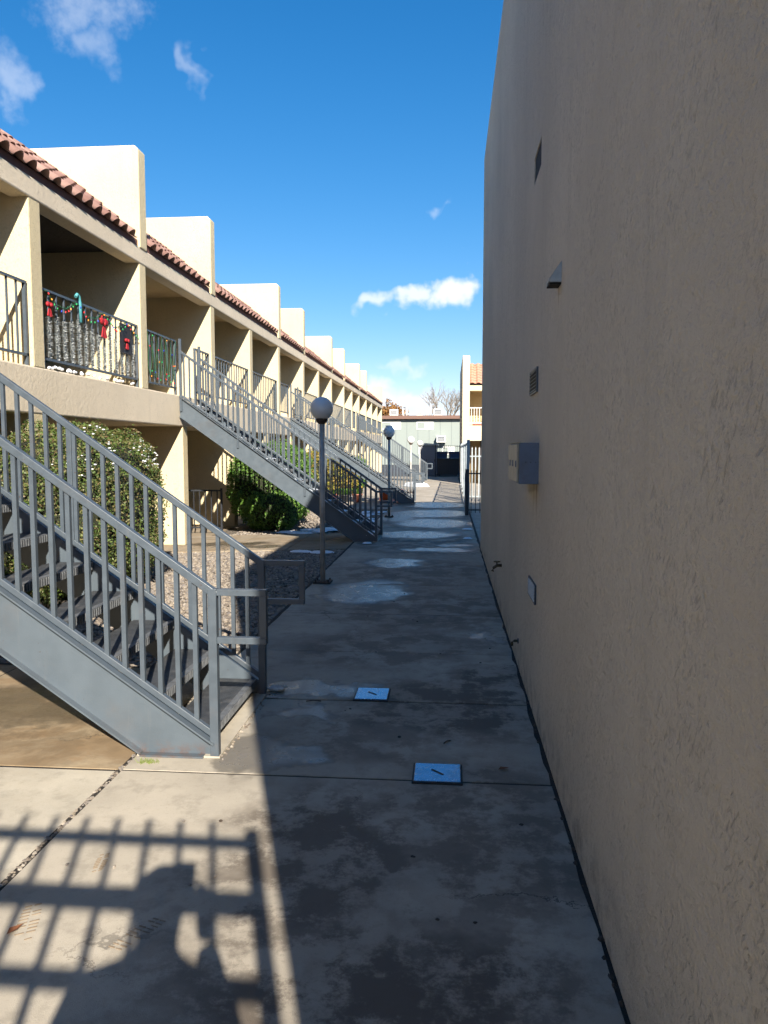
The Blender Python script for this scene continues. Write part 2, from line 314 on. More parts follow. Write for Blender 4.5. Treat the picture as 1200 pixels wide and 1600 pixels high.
# ------------------------------------------------------------------ mesh helper
class MB:
    def __init__(s): s.v = []; s.f = []; s.sm = []
    def add(s, vs, fs, smooth=False):
        o = len(s.v); s.v += [tuple(x) for x in vs]; s.f += [tuple(i+o for i in f) for f in fs]; s.sm += [smooth]*len(fs); return s
    def box(s, x0, x1, y0, y1, z0, z1):
        return s.add([(x, y, z) for z in (z0, z1) for y in (y0, y1) for x in (x0, x1)],
                     [(0, 2, 3, 1), (4, 5, 7, 6), (0, 1, 5, 4), (2, 6, 7, 3), (0, 4, 6, 2), (1, 3, 7, 5)])
    def bar(s, p, q, w, h=None, up=(0, 0, 1)):
        h = h or w; p, q = Vector(p), Vector(q); t = (q-p).normalized(); u = Vector(up)
        if abs(t.dot(u)) > .98: u = Vector((0, 1, 0))
        r = t.cross(u).normalized(); u = r.cross(t)
        vs = [c + r*a*w/2 + u*b_*h/2 for c in (p, q) for a, b_ in ((-1, -1), (1, -1), (1, 1), (-1, 1))]
        return s.add(vs, [(3, 2, 1, 0), (4, 5, 6, 7), (0, 1, 5, 4), (1, 2, 6, 5), (2, 3, 7, 6), (3, 0, 4, 7)])
    def prism(s, poly, y0, y1):           # polygon of (x, z), extruded along y
        n = len(poly)
        return s.add([(x, y0, z) for x, z in poly] + [(x, y1, z) for x, z in poly],
                     [tuple(range(n)), tuple(range(2*n-1, n-1, -1))] + [(i, i+n, (i+1) % n+n, (i+1) % n) for i in range(n)])
    def slab(s, poly, z0, z1):            # polygon of (x, y), extruded along z
        n = len(poly)
        return s.add([(x, y, z0) for x, y in poly] + [(x, y, z1) for x, y in poly],
                     [tuple(range(n-1, -1, -1)), tuple(range(n, 2*n))] + [(i, (i+1) % n, (i+1) % n+n, i+n) for i in range(n)])
    def tube(s, pts, rad, n=8, cap=True):
        rad = rad if isinstance(rad, (list, tuple)) else [rad]*len(pts)
        vs = []; pts = [Vector(p) for p in pts]
        for i, p in enumerate(pts):
            t = (pts[min(i+1, len(pts)-1)] - pts[max(i-1, 0)]).normalized()
            u = Vector((0, 0, 1)) if abs(t.z) < .9 else Vector((1, 0, 0))
            a = t.cross(u).normalized(); c = a.cross(t)
            vs += [p + (a*math.cos(k*2*math.pi/n) + c*math.sin(k*2*math.pi/n))*rad[i] for k in range(n)]
        fs = [(i*n+k, i*n+(k+1) % n, (i+1)*n+(k+1) % n, (i+1)*n+k) for i in range(len(pts)-1) for k in range(n)]
        s.add(vs, fs, True)
        if cap: o = len(s.v)-len(vs); s.f += [tuple(o+k for k in range(n-1, -1, -1)), tuple(o+(len(pts)-1)*n+k for k in range(n))]; s.sm += [False]*2
        return s
    def lathe(s, prof, c=(0, 0, 0), n=24):
        vs = [(c[0]+r*math.cos(k*2*math.pi/n), c[1]+r*math.sin(k*2*math.pi/n), c[2]+z) for r, z in prof for k in range(n)]
        return s.add(vs, [(i*n+k, i*n+(k+1) % n, (i+1)*n+(k+1) % n, (i+1)*n+k) for i in range(len(prof)-1) for k in range(n)], True)
    def blob(s, c, r, n=10, m=6, jit=0, smooth=True):
        vs = []; fs = []
        for i in range(m+1):
            a = math.pi*i/m
            for k in range(n):
                b_ = 2*math.pi*k/n; j = 1+random.uniform(-jit, jit)
                vs.append((c[0]+r[0]*j*math.sin(a)*math.cos(b_), c[1]+r[1]*j*math.sin(a)*math.sin(b_), c[2]+r[2]*j*math.cos(a)))
        fs = [(i*n+k, (i+1)*n+k, (i+1)*n+(k+1) % n, i*n+(k+1) % n) for i in range(m) for k in range(n)]
        return s.add(vs, fs, smooth)
    def mesh(s, name, mt, off=(0, 0, 0)):
        me = bpy.data.meshes.new(name)
        ox, oy, oz = off
        me.from_pydata([(x-ox, y-oy, z-oz) for x, y, z in s.v], [], s.f)
        me.polygons.foreach_set('use_smooth', s.sm)
        for q in (mt if isinstance(mt, (list, tuple)) else [mt]): me.materials.append(MATS[q])
        me.update(); return me

def ROOT(o):
    v = Vector(o.location)
    while o.parent: o = o.parent; v += o.location
    return v
def part(name, mb, mt, parent, bevel=0, kind=None, label=None):
    """a mesh given in world coordinates, hung under its thing or part"""
    me = mb.mesh(name, mt, ROOT(parent)); o = bpy.data.objects.new(name, me); COL.objects.link(o); o.parent = parent
    if bevel: bv(o, bevel)
    if kind: o['kind'] = kind
    if label: o['label'] = label
    return o
def inst(name, me, parent, loc, rot=None, scale=None):
    """a piece that shares its mesh; loc in world coordinates"""
    o = bpy.data.objects.new(name, me); COL.objects.link(o); o.parent = parent; o.location = Vector(loc)-ROOT(parent)
    if rot: o.rotation_euler = rot
    if scale: o.scale = scale
    return o
def bv(o, wd, seg=2):
    m = o.modifiers.new('bevel', 'BEVEL'); m.width = wd; m.segments = seg; m.limit_method = 'ANGLE'; m.angle_limit = R(40)
def tag(o, label=None, cat=None, group=None, kind=None):
    for k, v in (('label', label), ('category', cat), ('group', group), ('kind', kind)):
        if v: o[k] = v
    return o
def thing(name, loc, label, cat, group=None):
    o = bpy.data.objects.new(name, None); COL.objects.link(o); o.location = loc; o.empty_display_size = .1
    return tag(o, label, cat, group)
def single(name, mb, mt, loc, label, cat, group=None, bevel=0):
    o = bpy.data.objects.new(name, mb.mesh(name, mt, loc)); COL.objects.link(o); o.location = loc
    if bevel: bv(o, bevel)
    return tag(o, label, cat, group)
def structure(name, mb, mt, bevel=0):
    o = bpy.data.objects.new(name, mb.mesh(name, mt)); COL.objects.link(o); o['kind'] = 'structure'
    if bevel: bv(o, bevel)
    return o

# ================================================================== THE GROUND
XF = -5.0                       # front plane of the left building
XW = .55                        # face of the right building
def gz(x): return -.025 if x > -1.75 else -.025 - .10*(-1.75-x)/3.25     # beds fall gently towards the left building
structure('ground', MB().add([(-300, -200, -.22), (300, -200, -.22), (300, 500, -.22), (-300, 500, -.22)], [(0, 1, 2, 3)]), 'soil')
# walkway: a bed of dirt with concrete slabs on it
walk = structure('walkway', MB().box(-1.76, XW+.02, -6, 48, -.2, -.0035), 'joint_dirt')
JY = [-6, -3.6, -1.3, 1.2, 3.83, 5.05, 6.30, 7.80, 9.55, 11.2, 12.7, 14.15, 15.5, 16.85, 18.5, 20.3, 21.9, 23.6, 25.2, 27, 29, 31, 33, 35, 37.3, 40, 44, 48]
for i in range(len(JY)-1):
    y0, y1 = JY[i]+.009, JY[i+1]-.009
    xr = XW-.020-random.uniform(0, .008)
    z = random.uniform(-.0008, .0008) + (.0025 if abs(JY[i]-5.05) < .01 else 0)
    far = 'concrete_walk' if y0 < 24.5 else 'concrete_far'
    if y0 < 15:
        ny = 9; yy = [y0+(y1-y0)*k/ny for k in range(ny+1)]; jl = lambda e: 0 if e in (0, ny) else random.uniform(-.007, .007)
        me = MB().slab([(xr+jl(k)*1.6, yy[k]) for k in range(ny+1)] + [(-1.722+jl(k), yy[k]) for k in range(ny, -1, -1)], -.12, z)
    else: me = MB().box(-1.722, xr, y0, y1, -.12, z)
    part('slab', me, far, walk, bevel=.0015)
# the pad left of the walkway and the stained slab below the near stair
pad = structure('left_pavement', MB().box(-5.0, -1.765, -6, 5.75, -.2, -.0045), 'joint_dirt')
for x0, x1 in ((-3.35, -1.75), (-4.98, -3.365)):
    for y0, y1, mt in ((-6, -2.2, 'concrete_dry'), (-2.19, 1.1, 'concrete_dry'), (1.112, 3.82, 'concrete_dry'), (3.832, 5.7, 'concrete_stained')):
        part('slab', MB().box(x0, x1, y0+.006, y1-.006, -.12, random.uniform(-.002, .0)), mt, pad, bevel=.0015)
# path to the ground floor doors, patio in front of them
path = structure('cross_path', MB().box(-5, -1.765, 13.02, 15.62, -.22, -.17), 'joint_dirt')
def tilted(x0, x1, y0, y1, lift=.02, th=.12):
    za, zb = gz(x0)+lift, gz(x1)+lift
    return MB().add([(x0, y0, za-th), (x1, y0, zb-th), (x1, y1, zb-th), (x0, y1, za-th), (x0, y0, za), (x1, y0, zb), (x1, y1, zb), (x0, y1, za)],
                    [(3, 2, 1, 0), (4, 5, 6, 7), (0, 1, 5, 4), (1, 2, 6, 5), (2, 3, 7, 6), (3, 0, 4, 7)])
for k in range(3):
    x1 = -1.735-k*1.09; part('slab', tilted(x1-1.075, x1, 13.05, 14.3), 'concrete_patio', path, bevel=.006)
    part('slab', tilted(x1-1.075, x1, 14.315, 15.6), 'concrete_patio', path, bevel=.006)
structure('gravel_bed', MB().add([(XF, 5.72, gz(XF)-.01), (-1.74, 5.72, -.035), (-1.74, 13.03, -.035), (XF, 13.03, gz(XF)-.01)], [(0, 1, 2, 3)])
          .add([(XF, 15.62, gz(XF)-.01), (-1.74, 15.62, -.035), (-1.74, 21.9, -.035), (XF, 21.9, gz(XF)-.01)], [(0, 1, 2, 3)]), 'gravel_fines')
yard = structure('courtyard', MB().box(-5, -1.765, 21.9, 48, -.2, -.06), 'joint_dirt')
for iy in range(9):
    y0 = 21.92+iy*2.9
    for x0, x1 in ((-3.35, -1.74), (-4.97, -3.365)):
        part('slab', MB().box(x0, x1, y0, y0+2.88, -.14, random.uniform(-.006, .002)), 'concrete_far', yard, bevel=.006)
structure('parking_lot', MB().box(-40, 60, 48.02, 140, -.2, -.012), 'asphalt')
structure('pool_deck', MB().box(XW+.03, 30, 13.3, 48, -.2, -.015), 'concrete_far')
# pebbles
def pebble_bed(mb, n, x0, x1, y0, y1, r0, r1):
    ico = [(0, 0, 1), (.89, 0, .45), (.28, .85, .45), (-.72, .53, .45), (-.72, -.53, .45), (.28, -.85, .45), (.72, .53, -.4), (-.28, .85, -.4), (-.89, 0, -.4), (-.28, -.85, -.4), (.72, -.53, -.4)]
    fs = [(0, 1, 2), (0, 2, 3), (0, 3, 4), (0, 4, 5), (0, 5, 1), (1, 6, 2), (2, 7, 3), (3, 8, 4), (4, 9, 5), (5, 10, 1), (6, 7, 2), (7, 8, 3), (8, 9, 4), (9, 10, 5), (10, 6, 1)]
    for _ in range(n):
        x, y = random.uniform(x0, x1), random.uniform(y0, y1); r = random.uniform(r0, r1); a = random.uniform(0, 6.28)
        ca, sa = math.cos(a), math.sin(a); sx, sy, sz = r*random.uniform(.8, 1.3), r*random.uniform(.6, 1.), r*random.uniform(.45, .8)
        z = gz(x)-.008+random.uniform(0, .014)
        mb.add([(x+(vx*sx*ca-vy*sy*sa), y+(vx*sx*sa+vy*sy*ca), z+vz*sz) for vx, vy, vz in ico], fs)
pm = MB()
pebble_bed(pm, 15000, -4.3, -1.75, 5.75, 13.0, .014, .034)
pebble_bed(pm, 2500, -5.0, -4.3, 9.5, 13.0, .016, .034)
pebble_bed(pm, 3500, -4.6, -1.75, 15.65, 21.9, .02, .04)
po = structure('gravel', pm, 'pebbles'); tag(po, 'loose brown and grey gravel filling the beds beside the walkway', 'gravel', kind='stuff')

# ================================================================== RIGHT BUILDING
rb = thing('stucco_building', (XW, -1.1, 0), 'tall shaded beige stucco building wall running along the walkway at right', 'building')
RTOP, REND = 6.62, 13.45
wallm = MB().box(XW, 9, -1.1, REND, -.2, RTOP)
wo_ = part('wall', wallm, 'stucco_right', rb)
cut = bpy.data.objects.new('cutter', MB().box(.3, .95, 4.93, 5.32, 3.44, 3.61).mesh('cutter', 'stucco_right', (0, 0, 0))); COL.objects.link(cut)
bm_ = wo_.modifiers.new('cut', 'BOOLEAN'); bm_.object = cut; bm_.solver = 'EXACT'
bpy.context.view_layer.update()
bv(wo_, .10, 5); wo_.modifiers['bevel'].angle_limit = R(60)
dg = bpy.context.evaluated_depsgraph_get()
# boolean first; the bevel is only for the outer edges, so bevel the box before cutting
wo_.modifiers.move(1, 0)
bpy.context.view_layer.update(); dg = bpy.context.evaluated_depsgraph_get()
nm_ = bpy.data.meshes.new_from_object(wo_.evaluated_get(dg)); wo_.modifiers.clear(); wo_.data = nm_
bpy.data.objects.remove(cut)
part('scupper_shade', MB().box(.557, .60, 4.90, 5.35, 3.40, 3.65), 'vent_dark', rb, label='black plate painting the shade inside the roof drain opening')  # black plate near the wall face stands in for the opening's deep shade
# sheet metal hood
hood = thing('vent_hood', (XW, 4.15, 2.53), 'small grey sheet metal vent hood with sloping top high on the wall', 'vent hood')
part('hood_side', MB().prism([(XW+.01, 2.645), (XW-.056, 2.545), (XW-.056, 2.53), (XW+.01, 2.53)], 3.955, 3.962), 'galvanised', hood)
part('hood_side', MB().prism([(XW+.01, 2.645), (XW-.056, 2.545), (XW-.056, 2.53), (XW+.01, 2.53)], 4.078, 4.085), 'galvanised', hood)
part('hood_top', MB().prism([(XW+.01, 2.650), (XW-.060, 2.548), (XW-.060, 2.543), (XW+.01, 2.645)], 3.9621, 4.0779), 'galvanised', hood)
part('hood_mouth', MB().box(XW-.058, XW+.01, 3.9622, 4.0778, 2.522, 2.529), 'vent_dark', hood)
def grille(y0, y1, z0, z1, label, n):
    g = thing('wall_vent', (XW, (y0+y1)/2, z0), label, 'vent')
    x0, x1 = XW-.012, XW+.01
    part('frame', MB().box(x0, x1, y0, y1, z0, z0+.008).box(x0, x1, y0, y1, z1-.008, z1).box(x0, x1, y0, y0+.008, z0+.008, z1-.008).box(x0, x1, y1-.008, y1, z0+.008, z1-.008), 'vent_metal', g)
    part('backing', MB().box(XW-.003, XW+.01, y0+.008, y1-.008, z0+.008, z1-.008), 'vent_dark', g)
    pz = (z1-z0-.016)/n; wy = (y1-y0)/2-.009
    me = MB().add([(-.016, -wy, -pz*.30), (-.002, -wy, pz*.20), (-.002, wy, pz*.20), (-.016, wy, -pz*.30), (-.016, -wy, -pz*.10), (-.002, -wy, pz*.42), (-.002, wy, pz*.42), (-.016, wy, -pz*.10)],
                  [(0, 1, 2, 3), (7, 6, 5, 4), (0, 3, 7, 4), (1, 5, 6, 2), (0, 4, 5, 1), (3, 2, 6, 7)]).mesh('slat', 'vent_slat')
    for k in range(n): inst('slat', me, g, (XW, (y0+y1)/2, z0+.008+(k+.5)*pz))
grille(4.90, 5.32, 2.06, 2.215, 'louvred metal wall vent above the meter box', 6)
grille(4.82, 5.22, .725, .848, 'louvred metal wall vent below the meter box, near the ground', 5)
mbx = thing('meter_box', (XW, 5.15, 1.485), 'blue grey metal meter box with beige doors fixed to the stucco wall', 'meter box')
part('cabinet', MB().box(.43, XW+.02, 4.80, 5.47, 1.485, 1.74), 'meter_side', mbx, bevel=.004)
for y0 in (4.806, 5.03, 5.252):
    dd = part('door', MB().box(.415, .4275, y0, y0+.212, 1.495, 1.728), 'meter_front', mbx, bevel=.003)
    part('latch', MB().box(.408, .416, y0+.02, y0+.032, 1.59, 1.63), 'meter_side', dd)
part('lip', MB().box(.412, .44, 4.795, 5.475, 1.7405, 1.748), 'meter_front', mbx)
for k in range(3): part('screw', MB().blob((.47+.03*k, 4.799, 1.62), (.004, .003, .004), 8, 4), 'vent_metal', mbx)
hb = thing('hose_tap', (XW, 7.96, .46), 'dark brass hose tap low on the stucco wall', 'tap')
part('spout', MB().tube([(XW+.02, 7.96, .50), (XW-.05, 7.96, .50), (XW-.085, 7.96, .475), (XW-.095, 7.96, .44)], [.016, .017, .016, .018], 10), 'brass', hb)
part('handle', MB().lathe([(.0, .0), (.034, .0), (.036, .006), (.034, .012), (0, .012)], (XW-.05, 7.96, .535), 12).tube([(XW-.05, 7.96, .5), (XW-.05, 7.96, .54)], .008, 8), 'brass', hb)
vp = thing('drain_stub', (XW, 5.98, .18), 'small bent metal pipe stub at the foot of the stucco wall', 'pipe')
part('pipe', MB().tube([(XW+.02, 5.98, .205), (XW-.035, 5.98, .205), (XW-.05, 5.98, .195), (XW-.05, 5.98, .165)], .011, 9), 'brass', vp)
part('flange', MB().tube([(XW+.01, 5.98, .205), (XW-.008, 5.98, .205)], .022, 12), 'vent_metal', vp)

# ================================================================== LEFT BUILDING
lb = thing('apartment_building', (XF, 0, -.13), 'long cream two storey apartment block with balconies and stepped parapet walls', 'building')
YS, YE = -4.0, 57.4
FIN = [-3.7, -.6, 2.6, 5.95, 9.26, 12.55, 16.27, 19.44, 22.66, 26.5, 29.55, 32.8, 36.73, 39.8, 42.95, 46.63, 49.97, 53.7, 57.3]
TALL = [5.95, 12.55, 16.27, 22.66, 26.5, 32.8, 36.73, 42.95, 46.63, 57.3]
FT, ZB, XB = .27, 2.70, -7.2                  # fin thickness, balcony floor, back wall
part('balcony_slab', MB().box(XB, XF, YS, YE, 2.13, ZB), 'stucco_trim', lb, bevel=.02)
part('roof_beam', MB().box(XF-.24, XF+.012, YS, YE, 4.69, 4.945), 'stucco_trim', lb, bevel=.02)
part('rear_wall', MB().box(-12, XB, YS, YE, -.2, 5.4), 'interior_tan', lb)
part('flat_roof', MB().box(-12, -5.95, YS, YE, 5.45, 5.6), 'stucco_trim', lb)
fin_me = MB().box(XB, 0, -FT, 0, 0, 4.90-ZB)
for y in FIN:
    part('fin_wall', MB().box(XB, XF, y-FT, y, ZB-.01, 4.90), 'stucco_left', lb, bevel=.018)
for i in range(len(FIN)-1):
    y0, y1 = FIN[i], FIN[i+1]-FT
    dark = abs(y0-9.26) < .01  # this bay's ceiling and added panels are dark, cutting bounce to deepen its shade
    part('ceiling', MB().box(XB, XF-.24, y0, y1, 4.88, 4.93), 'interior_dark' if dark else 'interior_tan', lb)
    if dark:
        part('shade_panel', MB().box(XB+.002, XB+.03, y0+.01, y1-.01, ZB, 4.87), 'interior_dark', lb, label='dark back wall of the decorated balcony')
        part('shade_panel', MB().box(XB+.03, XF-.9, y0+.001, y0+.02, ZB, 4.87), 'interior_dark', lb)
    if 2 < y0 < 40:
        dr = part('door', MB().box(XB+.03, XB+.075, y0+.35, y0+1.25, ZB+.001, ZB+2.02), 'door_brown', lb, bevel=.006)
        part('handle', MB().blob((XB+.10, y0+1.17, ZB+1.0), (.03, .03, .03), 8, 6), 'brass', dr)
        wn = part('window', MB().box(XB+.03, XB+.06, y0+1.55, y0+2.65, ZB+.95, ZB+1.0).box(XB+.03, XB+.06, y0+1.55, y0+2.65, ZB+1.95, ZB+2.0).box(XB+.03, XB+.06, y0+1.55, y0+1.6, ZB+1.0, ZB+1.95).box(XB+.03, XB+.06, y0+2.6, y0+2.65, ZB+1.0, ZB+1.95), 'trim_white', lb)
        part('pane', MB().box(XB+.031, XB+.04, y0+1.6, y0+2.6, ZB+1.0, ZB+1.95), 'window_glass', wn)
# ground floor fins and doors
GF = [2.6, 5.95, 9.2, 14.45, 17.9, 21.1, 24.4, 28, 31.5, 35, 38.5, 42, 45.5, 49, 52.5, 57.3]
for y in GF:
    part('ground_fin_wall', MB().box(XB, XF-.01, y-FT, y, -.2, 2.14), 'stucco_left', lb, bevel=.018)
for i in range(2, 11):
    y0 = GF[i]
    dr = part('door', MB().box(XB+.03, XB+.075, y0+.5, y0+1.4, -.12, 1.95), 'door_brown', lb, bevel=.006)
    part('handle', MB().blob((XB+.10, y0+1.3, .9), (.03, .03, .03), 8, 6), 'brass', dr)
part('patio_floor', MB().box(XB, XF-.003, YS, YE, -.2, -.115), 'concrete_patio', lb)
part('door_frame', MB().box(XF-.5, XF-.4, 14.452, 14.52, -.115, 2.12), 'door_brown', lb)
# parapet walls stepping over the roof
for y in TALL:
    zt = 6.53 - (y-12.5)*.0035
    part('parapet_wall', MB().prism([(-9.5, 5.0), (XF+.03, 4.93), (XF+.03, zt-.06), (XF-.03, zt), (-9.5, zt)], y-FT-.01, y+.01), 'stucco_left', lb, bevel=.02)
part('end_wall', MB().box(-12, -7.2, YE-.3, YE, 0, 6.2), 'stucco_left', lb)
# tiled mansard
roof = part('roof', MB().prism([(XF-.2, 4.93), (XF-.012, 4.944), (XF-.012, 5.05), (-5.95, 5.84), (-5.95, 5.45)], YS, YE), 'roof_underlay', lb)
ang = math.atan2(.81, .995)
def tile_mesh(name, mt, wd, ln, hgt, n=7):
    """one S-tile: barrel plus pan, local x across, y up the slope, z out"""
    prof = []
    for k in range(n+1):
        t = k/n; prof.append((-wd/2+wd*.68*t, hgt*math.sin(math.pi*t)**.8 if 0 < t < 1 else 0))
    for k in range(1, 4): t = k/3; prof.append((-wd/2+wd*(.68+.36*t), -.012*math.sin(math.pi*t)))
    q = MB(); m_ = len(prof); th = .014
    vs = [(x, y, z+dz+lift) for dz in (0, -th) for y, lift in ((0, .042), (ln, 0)) for x, z in prof]
    fs = []
    for k in range(m_-1):
        fs += [(k, k+1, m_+k+1, m_+k), (2*m_+k, 3*m_+k, 3*m_+k+1, 2*m_+k+1), (k, 2*m_+k, 2*m_+k+1, k+1)]
    q.add(vs, fs, True); return q
TW, TR = .288, .335
tq = tile_mesh('tile', None, TW, .38, .080); tme = tq.mesh('tile', 'roof_tile')
rot = Matrix.Rotation(math.pi/2, 4, 'Z') @ Matrix.Rotation(ang, 4, 'X')     # x -> +Y, y -> up slope (-X), z -> out
cnt = 0; rest = MB()
cols = []
y = 5.0
while y < YE-.2:
    if not any(t-FT-.16 < y < t+.13 for t in TALL): cols.append(y)
    y += TW
for y in cols:
    for k in range(4):
        s0 = k*TR-.06
        p = Vector((XF-.005-s0*math.cos(ang), y, 5.035+s0*math.sin(ang)+.012))
        jz = random.uniform(-.02, .02)
        if y > 7.2 and cnt < 298:
            inst('tile', tme, roof, p, (rot @ Matrix.Rotation(jz, 4, 'Z')).to_euler()); cnt += 1
        else:
            mm = Matrix.Translation(p) @ rot @ Matrix.Rotation(jz, 4, 'Z')
            rest.add([mm @ Vector(v) for v in tq.v], tq.f, True)
part('far_tiles', rest, 'roof_tile_joined', roof, kind='stuff')
part('ridge_cap', MB().tube([(-5.95, YS, 5.80), (-5.95, YE, 5.80)], .09, 10), 'roof_tile_joined', roof)
# balcony railings
bal_me = MB().box(-.010, .010, -.010, .010, 0, .83).mesh('baluster', 'rail_paint')
STAIRS = [(4.05, 5.13, -1.28), (14.0, 15.08, -1.33), (24.0, 25.1, -1.10), (41.3, 42.4, -1.20), (33.2, 34.3, -1.3)]
STAIRS = STAIRS[:4]
def balcony_rail(y0, y1, individual):
    x = XF-.06
    q = MB().bar((x, y0, ZB+.985), (x, y1, ZB+.985), .045, .03).bar((x, y0, ZB+.13), (x, y1, ZB+.13), .04, .03)
    for y in (y0+.02, y1-.02): q.box(x-.02, x+.02, y-.02, y+.02, ZB, ZB+.97)
    n = max(2, int((y1-y0)/.205))
    ys = [y0+(k+1)*(y1-y0)/(n+1) for k in range(n)]
    if not individual:
        for y in ys: q.box(x-.010, x+.010, y-.010, y+.010, ZB+.145, ZB+.97)
    r = part('balcony_railing', q, 'rail_paint', lb)
    if individual:
        for y in ys: inst('baluster', bal_me, r, (x, y, ZB+.14))
RAILS = []
for i in range(len(FIN)-1):
    y0, y1 = FIN[i]+.03, FIN[i+1]-FT-.03
    segs = [(y0, y1)]
    for a, b_, xb in STAIRS:
        ns = []
        for s0, s1 in segs:
            if b_ < s0 or a > s1: ns.append((s0, s1)); continue
            if a-s0 > .2: ns.append((s0, a))
            if s1-b_ > .2: ns.append((b_, s1))
        segs = ns
    for s0, s1 in segs:
        if s1 > 5: balcony_rail(s0, s1, s0 < 30); RAILS.append((s0, s1))

# ================================================================== STAIRCASES
def staircase(y0, y1, xb, label):
    st = thing('exterior_staircase', (xb, (y0+y1)/2, 0), label, 'staircase', 'grey steel staircases up to the balconies')
    run = xb-XF; mslope = 2.60/run; td = run/13.0
    T = lambda x: mslope*(xb-x)
    xe = XF+.012
    for y, sgn in ((y0, -1), (y1, 1)):
        ya, yb = (y, y+.012) if sgn < 0 else (y-.012, y)
        s_ = part('stringer', MB().prism([(xb+.0, .012), (xb+.0, .075), (xe, T(xe)+.08), (xe, T(xe)-.29), (xb-.42, .012)], ya, yb), 'stair_paint', st)
        yo = y+sgn*.018
        part('flange', MB().bar((xb, yo, .078), (xe, yo, T(xe)+.083), .052, .010).bar((xb-.42, yo, .015), (xe, yo, T(xe)-.285), .052, .010)
             .box(xb-.42, xb-.06, yo-.03, yo+.03, .002, .012), 'stair_paint', s_)
    tr = MB().box(-.285, 0, y0+.02-(y0+y1)/2, y1-.02-(y0+y1)/2, -.032, 0)
    tme_ = tr.mesh('tread', 'tread_rubber')
    nme = MB().box(-.035, .006, y0+.02-(y0+y1)/2, y1-.02-(y0+y1)/2, -.05, .003)
    wdt = (y1-y0)-.05
    for k in range(36): nme.box(.0062, .011, -wdt/2+k*wdt/36, -wdt/2+k*wdt/36+wdt/72, -.046, .0)
    nme = nme.mesh('nosing', 'tread_nose')
    for k in range(13):
        p = (xb-.045-k*td, (y0+y1)/2, .115+.2*k)
        t = inst('tread', tme_, st, p); inst('nosing', nme, t, p)
    for y in (y0-.005, y1+.005):
        hi, lo = .925, .125
        r = MB().bar((xb+.02, y, hi+T(xb+.02)), (xe+.03, y, hi+T(xe+.03)), .045, .042).bar((xb, y, lo), (xe+.03, y, lo+T(xe+.03)), .035, .035)
        r.box(xb-.024, xb+.024, y-.024, y+.024, .0, hi+.02)
        r.box(xe+.0, xe+.045, y-.022, y+.022, ZB-.3, ZB+1.03)
        # level return loop past the bottom post
        r.bar((xb+.024, y, hi), (xb+.30, y, hi), .04, .036).bar((xb+.024, y, hi-.265), (xb+.30, y, hi-.265), .04, .036).box(xb+.262, xb+.30, y-.0195, y+.0195, hi-.2465, hi-.018)
        # heavier posts
        for f in (.36, .70):
            xx = xb-run*f; r.box(xx-.018, xx+.018, y-.019, y+.019, T(xx)-.1, T(xx)+hi-.01)
        rl = part('railing', r, 'rail_paint', st, bevel=.003)
        n = int(run/.100)
        me = MB().box(-.0125, .0125, -.0125, .0125, 0, hi-lo-.02).mesh('baluster', 'rail_paint')
        for k in range(1, n):
            xx = xb-k*run/n; inst('baluster', me, rl, (xx, y, lo+.01+T(xx)))
    part('foot_block', MB().box(xb-.44, xb+.03, y0-.03, y1+.02, .0, .011), 'concrete_dry', st)
    return st
staircase(*STAIRS[0], 'nearest grey steel staircase, at the left beside the sunlit pavement')
staircase(*STAIRS[1], 'second grey steel staircase, landing beside the first globe lamp, snow on its treads')
staircase(*STAIRS[2], 'third grey steel staircase, landing beyond the second globe lamp')
staircase(*STAIRS[3], 'farthest grey steel staircase, small, close to the storage shed')

# ================================================================== LAMPS
def lamp(x, y, zc, label, r=.145):
    L = thing('globe_lamp', (x, y, 0), label, 'lamp', 'globe lamps along the walkway')
    part('pole', MB().tube([(x, y, .02), (x, y, zc-r*.86)], .033, 14), 'lamp_pole_metal', L)
    part('collar', MB().lathe([(.033, -.05), (.06, -.03), (.075, .0), (.072, .022), (.0, .022)], (x, y, zc-r-.0), 20), 'lamp_base_metal', L)
    bp = part('base_plate', MB().box(x-.11, x+.11, y-.11, y+.11, .002, .022), 'lamp_base_metal', L, bevel=.004)
    for sx in (-1, 1):
        for sy in (-1, 1): part('bolt', MB().tube([(x+sx*.08, y+sy*.08, .022), (x+sx*.08, y+sy*.08, .05)], .011, 6), 'lamp_base_metal', bp)
    g = MB(); prof = [(r*math.sin(a), -r*math.cos(a)) for a in [math.pi*k/18 for k in range(19)]]
    g.lathe(prof, (x, y, zc), 32); part('globe', g, 'lamp_globe_acrylic', L)
    return L
lamp(-1.60, 9.62, 2.21, 'nearest white globe lamp post standing at the edge of the walkway')
L2 = lamp(-1.50, 19.2, 2.13, 'second globe lamp post, in shade behind the snowy staircase')
part('cap', MB().lathe([(.085, 0), (.09, .045), (.0, .05)], (-1.5, 19.2, 2.13+.115), 18), 'lamp_globe_acrylic', L2)
lamp(-1.50, 30.2, 2.07, 'sunlit globe lamp post, left one of the far pair')
lamp(-1.50, 39.4, 2.02, 'sunlit globe lamp post, right and farthest one of the far pair')

# ================================================================== UTILITY COVERS
def cover(x0, x1, y0, y1, label):
    c = thing('utility_cover', ((x0+x1)/2, (y0+y1)/2, 0), label, 'cover')
    part('frame', MB().box(x0-.010, x1+.010, y0-.012, y1+.012, -.02, .008), 'lid_frame', c)
    l = part('lid', MB().box(x0, x1, y0, y1, -.01, .014), 'lid_metal', c, bevel=.002)
    part('slot', MB().bar(((x0+x1)/2-.03, (y0+y1)/2+.03, .0145), ((x0+x1)/2+.03, (y0+y1)/2-.03, .0145), .012, .003), 'lid_frame', l)
cover(-.17, .07, 3.80, 4.02, 'wet metal utility cover reflecting blue sky, nearer of the two')
cover(-.63, -.41, 5.06, 5.30, 'wet metal utility cover reflecting blue sky, farther of the two')

